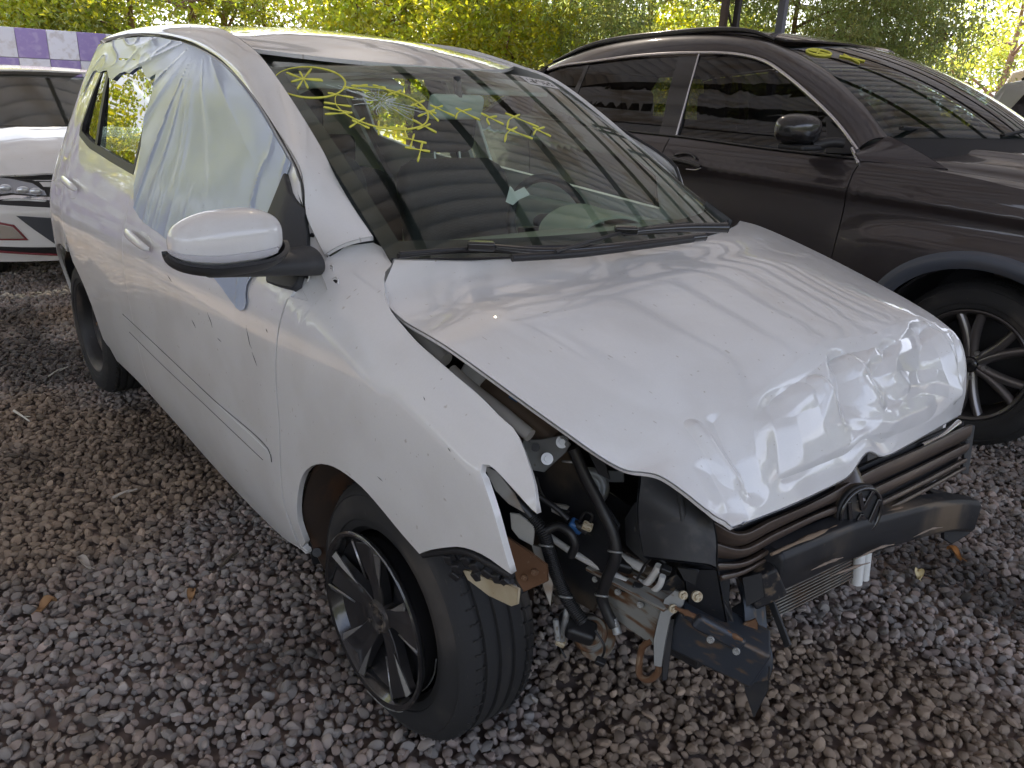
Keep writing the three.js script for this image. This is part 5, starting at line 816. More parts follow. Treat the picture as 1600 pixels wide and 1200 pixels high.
  // radiator with its side tank
  const rad = part('radiator', surf((u, v) => { const a = V3([0.575,0.306,0.123]), b = V3([0.575,0.254,-0.283]); return a.lerp(b, u).add(V(-0.05 * v, 0.2 * v, 0)); }, 4, 4, { t: 0.03 }), std([1, 1, 1], 0.7, { map: grime([0.28, 0.26, 0.24], [0.5, 0.4, 0.3], 0.8, 0.05, 541), bumpMap: tex(128, (x, y) => { const v = 0.5 + 0.5 * Math.sin(y * 6.2832 * 24) * (0.8 + 0.2 * Math.sin(x * 500)); return [v, v, v]; }, false), bumpScale: 0.004 }), fox);
  for (let k = 0; k < 26; k++) { const a = V3([0.575,0.306,0.123]), b = V3([0.575,0.254,-0.283]), o = V(0.003 - 0.05 * k / 26, 0.004 + 0.19 * k / 26, 0); part('fin_tube', rod(a.clone().add(o), b.clone().add(o), 0.002, 0.002, 5), M.rail, rad); }
  parts('side_tank', [rod([0.585,0.242,-0.268], V3([0.585,0.242,-0.268]).add(V(-0.02, 0.2, 0)), 0.014), rod([0.585,0.238,-0.31], V3([0.585,0.238,-0.31]).add(V(-0.02, 0.18, 0)), 0.012)], M.white, rad);
  // bumper beam, bowed and dirty
  const beamC = [[0.637,0.545,0.31],[0.646,0.539,0.2],[0.654,0.53,0.06],[0.669,0.504,-0.12],[0.676,0.465,-0.32],[0.68,0.416,-0.5],[0.693,0.385,-0.6]];
  const beamN = crv(beamC, 40), beam = part('bumper_beam', surf((u, v) => { const t = clamp(v, 0, 1), i = Math.min(39, Math.floor(t * 40)), p = beamN[i].clone().lerp(beamN[i + 1], t * 40 - i), a = u * 6.2832, e = (q, n) => Math.sign(q) * Math.pow(Math.abs(q), n); const rib = 0.006 * Math.exp(-((Math.sin(a) * 2.4) ** 2)) * (Math.cos(a) > 0 ? 1 : 0); const k = Math.min(1, 0.02 + 120 * t, 0.02 + 120 * (1 - t)); return p.add(V(e(Math.cos(a), 0.16) * (0.024 + rib) * k, e(Math.sin(a), 0.16) * 0.047 * k, 0)); }, 56, 160), M.dustBlack, fox, 'black steel bumper beam, scraped and muddy');
  part('beam_end', [plate([[0.648,0.443,-0.5],[0.679,0.417,-0.6],[0.702,0.331,-0.6],[0.688,0.318,-0.53],[0.676,0.338,-0.5]], 0.01), bar([0.638,0.469,-0.45], [0.681,0.434,-0.55], 0.06, 0.012)], M.dustBlack, beam);
  part('beam_mud', [tube([[0.651,0.592,0.325],[0.657,0.586,0.21],[0.665,0.565,0.04],[0.681,0.542,-0.14],[0.683,0.484,-0.4]], t => 0.0065 * (0.5 + vn(t * 30, 2, 7)), 60, 5)], std([0.22, 0.16, 0.11], 0.95), beam);
  part('beam_bracket', [bar([0.62,0.501,0.34], [0.653,0.534,0.29], 0.05, 0.07, [0, 1, 0], 0.006), plate([[0.621,0.542,0.36],[0.646,0.558,0.34],[0.66,0.513,0.34],[0.639,0.488,0.36]], 0.008)], M.dustBlack, beam);
  parts('beam_scrape', [[[0.68,0.545,0.235],[0.684,0.541,0.17],[0.686,0.532,0.12]], [[0.687,0.506,0.06],[0.695,0.501,-0.04],[0.701,0.492,-0.09]], [[0.703,0.53,0.2],[0.707,0.514,0.1],[0.713,0.507,0.05]], [[0.692,0.458,-0.22],[0.695,0.446,-0.32],[0.698,0.43,-0.38]]].map(q => tube(q.map(p => V3(p).add(V(0.012, 0, 0.004))), t => 0.004 * (0.3 + vn(t * 12, q[0][0] * 40, 3)) * Math.sin(Math.PI * clamp(t, 0.1, 0.9)), 20, 5)), std([0.24, 0.19, 0.15], 0.95), beam);
  part('hanging_strip', bar([0.579,0.501,0.24], [0.707,0.406,0.3], 0.016, 0.006, [0, 0, 1], 0.002), M.trim, fox);
  // grille: dark slats either side of the badge
  const gT = crv([[0.574,0.681,0.45],[0.622,0.652,0.41],[0.631,0.648,0.3],[0.627,0.632,0.1],[0.637,0.646,-0.05],[0.638,0.631,-0.32],[0.654,0.633,-0.57]], 60), gB = crv([[0.621,0.553,0.42],[0.626,0.549,0.37],[0.631,0.554,0.26],[0.641,0.557,0.11],[0.664,0.541,-0.04],[0.671,0.525,-0.3],[0.672,0.514,-0.55]], 60);
  const slatM = phy([1, 1, 1], 0.36, { map: grime([0.27, 0.23, 0.205], [0.4, 0.34, 0.28], 0.6, 0.02, 551), clearcoat: 0.5, clearcoatRoughness: 0.15 });  // brown base colour paints in the ground mirrored by the slats
  const gr = part('grille', surf((u, v) => { const i = Math.min(59, Math.floor(clamp(v, 0, 1) * 60)), t = clamp(v, 0, 1) * 60 - i; return gT[i].clone().lerp(gT[i + 1], t).lerp(gB[i].clone().lerp(gB[i + 1], t), u).add(V(-0.02, 0, -0.006)); }, 8, 60, { t: 0.01 }), M.black, fox);
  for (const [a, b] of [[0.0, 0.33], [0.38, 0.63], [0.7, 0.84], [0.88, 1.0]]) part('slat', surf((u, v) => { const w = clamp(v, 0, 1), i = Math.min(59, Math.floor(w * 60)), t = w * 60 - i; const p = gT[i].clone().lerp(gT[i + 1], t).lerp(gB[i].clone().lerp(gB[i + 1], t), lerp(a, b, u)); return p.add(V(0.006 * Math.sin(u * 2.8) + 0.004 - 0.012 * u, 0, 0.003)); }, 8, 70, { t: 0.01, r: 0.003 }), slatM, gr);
  part('grille_end', [bar([0.65,0.631,-0.575], [0.67,0.505,-0.56], 0.02, 0.012), place(rbox(0.02, 0.02, 0.02, 0.004), [0.652,0.592,-0.56])], M.trim, gr);
  part('rim_strip', tube([[0.63,0.627,-0.34],[0.63,0.623,-0.45],[0.627,0.633,-0.56]], 0.008, 14, 6), M.chrome, gr);
  // round emblem on its nose
  const bc = V3([0.623,0.58,0]), bn = V(0.93, 0.12, 0.33).normalize(), bq = new THREE.Quaternion().setFromUnitVectors(V(0, 0, 1), bn), B = new THREE.Group(); B.name = 'badge'; B.scale.setScalar(1.15); B.position.copy(bc).addScaledVector(bn, 0.05); B.quaternion.copy(bq); fox.add(B); B.userData.label = 'round dark emblem with two stacked letters on the grille';
  part('badge_body', [place(lathe([[0, 0], [0.05, 0], [0.053, -0.006], [0.05, -0.02], [0.035, -0.05], [0, -0.06]].reverse(), 48), [0, 0, 0], [Math.PI / 2, 0, 0])], M.dustBlack, B);
  part('badge_ring', new THREE.TorusGeometry(0.046, 0.0045, 10, 56), M.blackGloss, B);
  const st = (x0, y0, x1, y1) => bar([x0, y0, 0.002], [x1, y1, 0.002], 0.006, 0.009, [x1 - x0 > 0 ? -(y1 - y0) : y1 - y0, Math.abs(x1 - x0), 0], 0.0015);
  part('badge_letters', [[-0.017, 0.041, 0, 0.006], [0.017, 0.041, 0, 0.006], [-0.036, 0.024, -0.017, -0.036], [-0.017, -0.036, 0, -0.002], [0, -0.002, 0.017, -0.036], [0.017, -0.036, 0.036, 0.024]].map(q => st(...q)), M.blackGloss, B);
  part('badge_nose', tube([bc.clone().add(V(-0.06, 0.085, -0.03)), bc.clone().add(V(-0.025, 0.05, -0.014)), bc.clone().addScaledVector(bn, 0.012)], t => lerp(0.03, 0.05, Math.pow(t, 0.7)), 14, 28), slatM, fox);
}

// ---------- the dark car alongside ----------
const JY = [[0.2, -2.08], [0.5, -2.01], [0.75, -1.99], [0.95, -2.0], [1.05, -2.0], [1.13, -2.03], [1.18, -2.07], [1.4, -2.17], [1.6, -2.28], [1.72, -2.38]];
{
  const base = [-1.3, 0, -3.05], O = V3(base);
  const jeep = thing('dark_car', 'dark brown tall car with chrome window line, parked beside the white wreck', 'car', base);
  const crease = (x, y) => 0.012 * Math.exp(-(((y - (1.035 - 0.03 * (x + 1.3))) / 0.025) ** 2)) + 0.03 * sm(0.45, 0.2, Math.hypot(x - 0.14, y - 0.36) - 0.42) * sm(0.95, 0.8, y);
  const jz = (x, y) => herm(JY, y) - 0.06 * sm(-2.6, -3.5, x) - 0.05 * sm(0.4, 1.0, x) + crease(x, y);
  const jm = off => (x, y) => V(x, y, jz(x, y) + off).sub(O);
  const paint = phy([0.042, 0.032, 0.036], 0.35, { metalness: 0.35, clearcoat: 1, clearcoatRoughness: 0.05, map: null });
  const JT = grime([0.8, 0.8, 0.8], [1, 0.95, 0.9], 0.3, 0.008, 611); paint.map = JT; paint.color.setRGB(0.062, 0.051, 0.055);
  const clad = std([1, 1, 1], 0.6, { map: grime([0.3, 0.32, 0.36], [0.42, 0.4, 0.4], 0.4, 0.01, 613) });
  const mir = g => { const m = g.clone(), p = m.attributes.position, n = m.attributes.normal, ix = m.index; for (let i = 0; i < p.count; i++) { p.setZ(i, -p.getZ(i)); n.setZ(i, -n.getZ(i)); } for (let i = 0; i < ix.count; i += 3) { const a = ix.getX(i); ix.setX(i, ix.getX(i + 1)); ix.setX(i + 1, a); } return m; };
  const two = (n, g, m, l) => { part(n, mir(g), m, jeep); return part(n, g, m, jeep, l); };
  const wTop = crv2([[-2.806,1.493],[-2.674,1.523],[-2.464,1.544],[-2.103,1.581],[-1.702,1.6],[-1.404,1.594],[-1.208,1.56],[-1.052,1.495],[-0.895,1.415],[-0.725,1.316],[-0.538,1.182]], 40);
  const wBot = [[-0.528,1.166],[-0.978,1.157],[-1.554,1.182],[-1.839,1.176],[-2.081,1.173],[-2.409,1.174]];
  const arc = (cx, r, n, sq) => Array.from({ length: n + 1 }, (_, i) => { const t = Math.PI * (1 - i / n); return [cx + r * Math.cos(t), 0.36 + Math.pow(Math.sin(t), sq) * r * 1.02]; });
  const seamF = [[-0.497,1.142],[-0.509,1.091],[-0.515,0.994],[-0.515,0.812],[-0.516,0.695]].concat([[-0.5, 0.45]]);
  const beltJ = x => herm([[-3.6, 1.22], [-2.5, 1.2], [-1.84, 1.178], [-1.55, 1.176], [-0.99, 1.16], [-0.5, 1.155]], x);
  const belt = (a, b) => Array.from({ length: 13 }, (_, i) => { const x = lerp(a, b, i / 12); return [x, beltJ(x) - 0.012]; });
  const aF = arc(0.14, 0.43, 24, 0.8), aR = arc(-2.66, 0.43, 24, 0.8);
  two('door', panel(flatten2(seamF.map(p => [p[0] - 0.004, p[1]]), [[-0.52, 0.32], [-1.62, 0.32], [-1.615, 0.8], [-1.6, 1.15]], belt(-1.6, -0.5)), [], jm(0), { step: 0.05, t: 0.012 }), paint);
  two('door', panel(flatten2([[-1.607, 1.15], [-1.622, 0.8], [-1.627, 0.32], [-2.12, 0.32]], aR.filter(p => p[0] > -2.6 && p[1] > 0.4).reverse(), [[-2.68, 0.86], [-2.72, 1.18]], belt(-2.72, -1.607)), [], jm(0), { step: 0.06, t: 0.012 }), paint);
  two('rear_quarter', panel(flatten2(aR.filter(p => p[0] < -2.6), [[-2.69, 0.86], [-2.727, 1.18]], belt(-2.727, -3.5), [[-3.72, 1.1], [-3.8, 0.8], [-3.78, 0.4], [-3.1, 0.34]]), [], jm(0), { step: 0.07, t: 0.012 }), paint);
  two('front_fender', panel(flatten2(seamF.map(p => [p[0] + 0.004, p[1]]), [[-0.29, 0.4]], aF.filter(p => p[1] > 0.45), [[0.6, 0.45], [0.95, 0.5], [0.95, 0.95]], [[0.187,1.099],[0.014,1.121],[-0.143,1.134]], [[-0.226,1.141],[-0.336,1.141],[-0.476,1.141]]), [], jm(0), { step: 0.05, t: 0.012 }), paint);
  // flared grey cladding round both arches and along the sill
  const flare = cx => surf((u, v) => { const t = Math.PI * (1 - v), k = lerp(0.405, 0.475, u), x = cx + k * Math.cos(t), y = 0.36 + Math.pow(Math.max(0, Math.sin(t)), 0.8) * k * 1.03; return V(x, y, jz(x, clamp(y, 0.3, 1)) + 0.006 + 0.022 * Math.sin(Math.PI * u * 0.9)).sub(O); }, 8, 48, { t: 0.012, flip: true });
  two('arch_flare', flare(0.14), clad); two('arch_flare', flare(-2.66), clad);
  two('sill_cladding', surf((u, v) => { const x = lerp(-2.24, -0.28, u), y = lerp(0.2, 0.4, v); return V(x, y, jz(x, y) + 0.012).sub(O); }, 20, 6, { t: 0.02 }), clad);
  two('wheel_housing', surf((u, v) => { const a = lerp(-0.2, 3.34, u); return V(0.14 + 0.42 * Math.cos(a), 0.36 + 0.42 * Math.sin(a), lerp(-2.03, -2.5, v)).sub(O); }, 24, 3, { t: 0.01 }), M.black);
  part('strut', [rod([0.14 + 1.3, 0.4, -2.35 - O.z], [0.1 + 1.3, 0.86, -2.42 - O.z], 0.05), place(rbox(0.2, 0.04, 0.1, 0.01), [0.2 + 1.3, 0.74, -2.25 - O.z], [0.2, 0, 0.1])], M.dustBlack, jeep);
  // glasshouse
  const dk = phy([0.16, 0.17, 0.17], 0, { transmission: 1, thickness: 0, ior: 1.55 });
  const wtAt = x => { for (let i = 0; i < wTop.length - 1; i++) { const a = wTop[i], b = wTop[i + 1]; if ((a[0] - x) * (b[0] - x) <= 0) return lerp(a[1], b[1], (x - a[0]) / (b[0] - a[0] || 1)); } return 1.5; };
  const win = (x0, x1, l0, l1) => { const o = []; for (let i = 0; i <= 14; i++) { const x = lerp(x0 + l0, x1 + l1, i / 14); o.push([x, wtAt(x) - 0.012]); } return flatten2(o, [[x1, beltJ(x1)]], [[x0, beltJ(x0)]]); };
  for (const [a, b, l0, l1, n] of [[-1.56, -0.55, -0.08, -0.02, 'window_pane'], [-2.45, -1.7, 0.0, -0.08, 'window_pane'], [-2.85, -2.5, 0.06, 0.02, 'window_pane']]) two(n, panel(win(a, b, l0, l1), [], jm(-0.008), { step: 0.08, t: 0 }), dk);
  two('pillar_cover', panel([[-1.7, beltJ(-1.7)], [-1.78, wtAt(-1.78) - 0.012], [-1.64, wtAt(-1.64) - 0.012], [-1.56, beltJ(-1.56)]], [], jm(-0.003), { step: 0.1, t: 0.006 }), M.blackGloss);
  two('pillar_cover', panel([[-2.5, beltJ(-2.5)], [-2.48, wtAt(-2.48) - 0.012], [-2.45, wtAt(-2.45) - 0.012], [-2.45, beltJ(-2.45)]], [], jm(-0.003), { step: 0.1, t: 0.006 }), M.blackGloss);
  const chromeM = std([0.62, 0.6, 0.62], 0.25, { metalness: 0.9 });
  two('chrome_strip', tube(wTop.map(p => jm(0.004)(p[0], p[1] + 0.004)), 0.0095, 60, 6), chromeM);
  two('belt_strip', tube(belt(-2.9, -0.52).map(p => jm(0.004)(p[0], p[1] + 0.008)), 0.007, 24, 6), M.blackGloss);
  two('chrome_tail', tube([[-0.567,1.191],[-0.532,1.163],[-0.497,1.131]].map(p => jm(0.008)(p[0], p[1])), 0.009, 8, 6), chromeM);
  two('window_divider', tube([[-1.568, beltJ(-1.568)], [-1.645, wtAt(-1.645)]].map(p => jm(0.004)(p[0], p[1])), 0.006, 6, 6), chromeM);
  // roof side, pillar, roof, windscreen
  const ws = (u, v) => { const s = 1 - 2 * u, k = 1 - s * s, b = V(-0.47 + 0.36 * k, 1.245 + 0.02 * k, -3.03 + 0.83 * s), t = V(-1.21 + 0.14 * k, 1.645 + 0.03 * k, -3.03 + 0.62 * s); return b.lerp(t, v).add(V(0.02, 0.04, 0).multiplyScalar(4 * v * (1 - v))).sub(O); };
  part('windscreen', surf(ws, 30, 20), phy([0.4, 0.5, 0.48], 0, { transmission: 1, thickness: 0, ior: 1.8 }), jeep, 'dark windscreen mirroring the shed roof, yellow ring marked at its corner');
  part('black_border', surf((u, v) => ws(u, v).add(V(-0.002, -0.004, 0)), 50, 30, { keep: (u, v) => u < 0.03 || u > 0.97 || v > 0.96 || v < 0.07 }), M.frit, jeep);
  const rfx = crv([...wTop.map(p => jm(0)(p[0], p[1] + 0.016))], 50), cR = new THREE.CatmullRomCurve3(rfx);
  const roofEdge = crv([V(-3.1, 1.5, -2.5), V(-2.7, 1.625, -2.45), V(-2.2, 1.695, -2.43), V(-1.7, 1.712, -2.42), V(-1.4, 1.69, -2.415), ws(0, 1).add(O), ws(0, 0.6).add(O), ws(0, 0.25).add(O), ws(0, 0.0).add(O)].map(p => p.sub(O)), 50), cE = new THREE.CatmullRomCurve3(roofEdge);
  two('roof_side', surf((u, v) => { const a = cR.getPoint(v), b = cE.getPoint(v); return a.lerp(b, u).add(V(0, 0.018, 0.016).multiplyScalar(4 * u * (1 - u))); }, 8, 60, { t: 0.01, flip: true }), paint);
  const rail = crv([V(-2.95, 1.555, -2.4), V(-2.6, 1.66, -2.42), V(-2.0, 1.715, -2.42), V(-1.6, 1.73, -2.41), V(-1.4, 1.715, -2.41), V(-1.27, 1.675, -2.41)].map(p => p.sub(O)), 30);
  two('roof_rail', tube(rail, t => 0.02 * Math.pow(Math.max(0.05, Math.sin(Math.PI * clamp(t, 0.03, 0.97))), 0.4), 40, 10), M.blackGloss);
  part('roof', surf((u, v) => { const s = 1 - 2 * u, x = lerp(-3.15, -1.21 + 0.14 * (1 - s * s), v), e = herm([[-3.15, 1.48], [-2.7, 1.63], [-2.2, 1.7], [-1.7, 1.715], [-1.4, 1.695], [-1.05, 1.64]], x + 0.1 * s * s * 0); return V(x, e + 0.03 * (1 - Math.pow(Math.abs(s), 2.5)), -3.03 + s * 0.61).sub(O); }, 24, 30, { t: 0.01, flip: false }), paint, jeep);
  part('bonnet', surf((u, v) => { const s = 1 - 2 * u, w = 0.83, x = lerp(-0.42 + 0.3 * (1 - s * s), 0.95, v), y = lerp(1.155, 1.05, v * v) + 0.06 * (1 - s * s) + 0.025 * Math.exp(-(((Math.abs(s) - 0.62) / 0.06) ** 2)) * (1 - 0.4 * v) - 0.03 * sm(0.9, 1, Math.abs(s)); return V(x, y, -3.03 + s * w).sub(O); }, 40, 24, { t: 0.01, flip: true }), paint, jeep);
  two('fender_top', surf((u, v) => { const x = lerp(-0.52, 0.95, v), a = jm(0)(x, herm([[-0.55, 1.142], [-0.2, 1.128], [0.2, 1.1], [0.95, 0.985]], x)), s = 1, hv = clamp((x + 0.42) / 1.37, 0, 1), b = V(x, lerp(1.155, 1.05, hv * hv) - 0.028, -3.03 + 0.83).sub(O); return a.lerp(b, u).add(V(0, 0.012 * Math.sin(Math.PI * u), 0)); }, 8, 40, { t: 0.01, flip: true }), paint);
  two('pillar_foot', surf((u, v) => { const a = jm(0)(-0.545, 1.165).lerp(ws(0, 0), v), b = jm(0)(-0.5, 1.142).lerp(V(-0.18, 1.13, -2.19).sub(O), v); return a.lerp(b, u).add(V(0, 0.006, 0.01).multiplyScalar(Math.sin(Math.PI * u))); }, 8, 12, { t: 0.01, flip: true }), paint);
  part('cowl', surf((u, v) => ws(u, 0.02).lerp(ws(u, 0).add(V(0.1, -0.09, 0)), v), 20, 4, { t: 0.006, flip: true }), M.black, jeep);
  part('nose', surf((u, v) => { const s = 1 - 2 * u; return V(0.95 + 0.12 * (1 - s * s) - 0.03 * v, lerp(0.35, 1.05, v), -3.03 + s * 0.95).sub(O); }, 20, 6, { t: 0.02 }), paint, jeep);
  part('tail', surf((u, v) => { const s = 1 - 2 * u; return V(-3.78 + 0.12 * s * s + 0.62 * Math.max(0, v - 0.6) / 0.4 * 1.0, lerp(0.35, 1.5, v), -3.03 + s * lerp(0.93, 0.6, Math.max(0, v - 0.6) / 0.4)).sub(O); }, 20, 10, { t: 0.02 }), paint, jeep);
  part('floor_pan', [place(rbox(4.1, 0.08, 1.6, 0.02), [-1.4 + 1.3, 0.34, 0]), place(rbox(0.1, 0.7, 1.5, 0.02), [-0.35 + 1.3, 0.75, 0])], M.black, jeep);
  for (const [x, z] of [[-1.25, 0.38], [-1.25, -0.38], [-2.2, 0.4], [-2.2, -0.4]]) { const s = part('seat', [place(rbox(0.16, 0.66, 0.5, 0.06, 3), [x + 1.2, 0.88, z], [0, 0, 0.2]), place(rbox(0.5, 0.16, 0.5, 0.06, 3), [x + 1.45, 0.6, z])], M.fabric, jeep); part('headrest', place(rbox(0.09, 0.2, 0.26, 0.04, 3), [x + 1.12, 1.3, z], [0, 0, 0.1]), M.fabric, s); }
  part('dashboard', place(rbox(0.5, 0.2, 1.5, 0.07, 3), [0.55, 1.12, 0]), M.black, jeep);
  // wipers
  for (const q of [[[-0.46,1.263,-2.232],[-0.42,1.257,-2.491],[-0.36,1.24,-2.716],[-0.28,1.223,-2.992]], [[-0.2,1.246,-2.709],[-0.16,1.272,-2.858],[-0.1,1.3,-3.085]]]) { const w = part('wiper', tube(q.map(p => V3(p).sub(O).add(V(0.02, 0.025, 0))), 0.009, 16, 6), M.black, jeep); part('wiper_arm', tube(q.slice(0, 3).map(p => V3(p).sub(O).add(V(0.03, 0.03, 0))), 0.006, 10, 6), M.black, w); }
  // marker ring on the glass
  const inv = [[0.05, 0.82], [0.085, 0.06], [0.012, 0.07]], rg = []; for (let k = 0; k <= 20; k++) rg.push(ws(0.075 + 0.042 * Math.cos(k * 0.33), 0.86 + 0.055 * Math.sin(k * 0.33)).add(V(0.002, 0.004, 0)));
  parts('yellow_mark', [tube(rg, 0.006, 40, 5), ...[[0.05, 0.83, 0.1, 0.9], [0.055, 0.9, 0.095, 0.82], [0.075, 0.92, 0.075, 0.8], [0.13, 0.8, 0.19, 0.72], [0.16, 0.82, 0.155, 0.7]].map(([a, b, c, d]) => tube([ws(a, b), ws((a + c) / 2, (b + d) / 2), ws(c, d)].map(p => p.add(V(0.002, 0.004, 0))), 0.005, 6, 5))], M.yellow, jeep);
  // handle and mirror
  const hd = part('door_handle', [tube([[-1.55,1.059],[-1.471,1.056],[-1.379,1.049],[-1.305,1.036]].map(p => jm(0.03)(p[0], p[1])), t => 0.011 + 0.006 * Math.sin(Math.PI * t), 16, 10)], M.blackGloss, jeep);
  part('handle_bow', tube([[-1.512,1.076],[-1.458,1.091],[-1.398,1.089],[-1.366,1.073]].map(p => jm(0.012)(p[0], p[1])), 0.006, 12, 6), M.blackGloss, hd);
  part('handle_edge', tube([[-1.393,1.018],[-1.331,1.021],[-1.296,1.034]].map(p => jm(0.035)(p[0], p[1])), 0.004, 8, 6), chromeM, hd);
  const mc = V(-0.74, 1.262, -1.88).sub(O), e = (a, n) => Math.sign(a) * Math.pow(Math.abs(a), n);
  const shell = (u, v) => { const th = u * 6.2832, ph = v * Math.PI; return V(mc.x + e(Math.cos(th) * Math.sin(ph), 0.8) * 0.085, mc.y + e(Math.sin(th) * Math.sin(ph), 0.75) * 0.068, mc.z + e(Math.cos(ph), 0.75) * 0.12); };
  const jmr = part('door_mirror', surf(shell, 40, 28), M.blackGloss, jeep);
  part('mirror_base', [place(rbox(0.13, 0.025, 0.2, 0.01, 2), [mc.x + 0.02, mc.y - 0.075, mc.z - 0.02]), tube([[mc.x + 0.05, mc.y - 0.07, mc.z - 0.06], [mc.x + 0.1, mc.y - 0.05, mc.z - 0.13], [mc.x + 0.14, mc.y - 0.05, mc.z - 0.17]], 0.022, 10, 8)], M.black, jmr);
  two('mirror_sail', panel([[-0.758,1.317],[-0.531,1.172],[-0.683,1.164]], [], jm(0.0), { step: 0.1, t: 0.012 }), M.black);
  // wheels
  for (const [x, s] of [[0.145, 1], [-2.66, 1], [0.145, -1], [-2.66, -1]]) {
    const W = new THREE.Group(); W.name = 'wheel'; W.position.set(x + 1.3, 0.36, s * 0.92); W.rotation.y = s > 0 ? 0 : Math.PI; jeep.add(W);
    part('tyre', tyre(0.358, 0.225, 0.236), M.rubber, W);
    const r = part('rim', toCreasedNormals(lathe([[0.2, -0.08], [0.21, 0.0], [0.218, 0.06], [0.232, 0.085], [0.24, 0.092], [0.242, 0.1], [0.236, 0.104], [0.226, 0.098], [0.214, 0.07], [0.2, -0.08]], 80), 0.5).rotateX(Math.PI / 2), std([0.1, 0.095, 0.095], 0.3, { metalness: 0.7 }), W);
    part('drum', lathe([[0, -0.02], [0.2, -0.03], [0.2, -0.06], [0, -0.06]].reverse(), 40).rotateX(Math.PI / 2), M.black, r);
    for (let k = 0; k < 6; k++) for (const q of [-1, 1]) { const a = k / 6 * 6.2832 + 0.2; part('spoke', surf((u, v) => { const rr_ = lerp(0.03, 0.228, v), w = lerp(0.02, 0.022, v), o = q * lerp(0.008, 0.046, v * v); return V(o + (u - 0.5) * 2 * w, rr_, 0.075 + 0.02 * v - 0.02 * Math.pow(2 * u - 1, 2)).applyAxisAngle(V(0, 0, 1), a); }, 6, 10, { t: 0.025, r: 0.003 }), std([0.2, 0.19, 0.19], 0.28, { metalness: 0.75 }), r); }
    part('wheel_cap', lathe([[0, 0.09], [0.028, 0.088], [0.036, 0.075], [0.038, 0.04]].reverse(), 28).rotateX(Math.PI / 2), M.blackGloss, r);
    for (let k = 0; k < 5; k++) part('wheel_nut', place(new THREE.CylinderGeometry(0.01, 0.01, 0.02, 6), [0.058 * Math.cos(k * 1.2566), 0.058 * Math.sin(k * 1.2566), 0.07], [Math.PI / 2, 0, 0]), M.steel, r);
  }
}

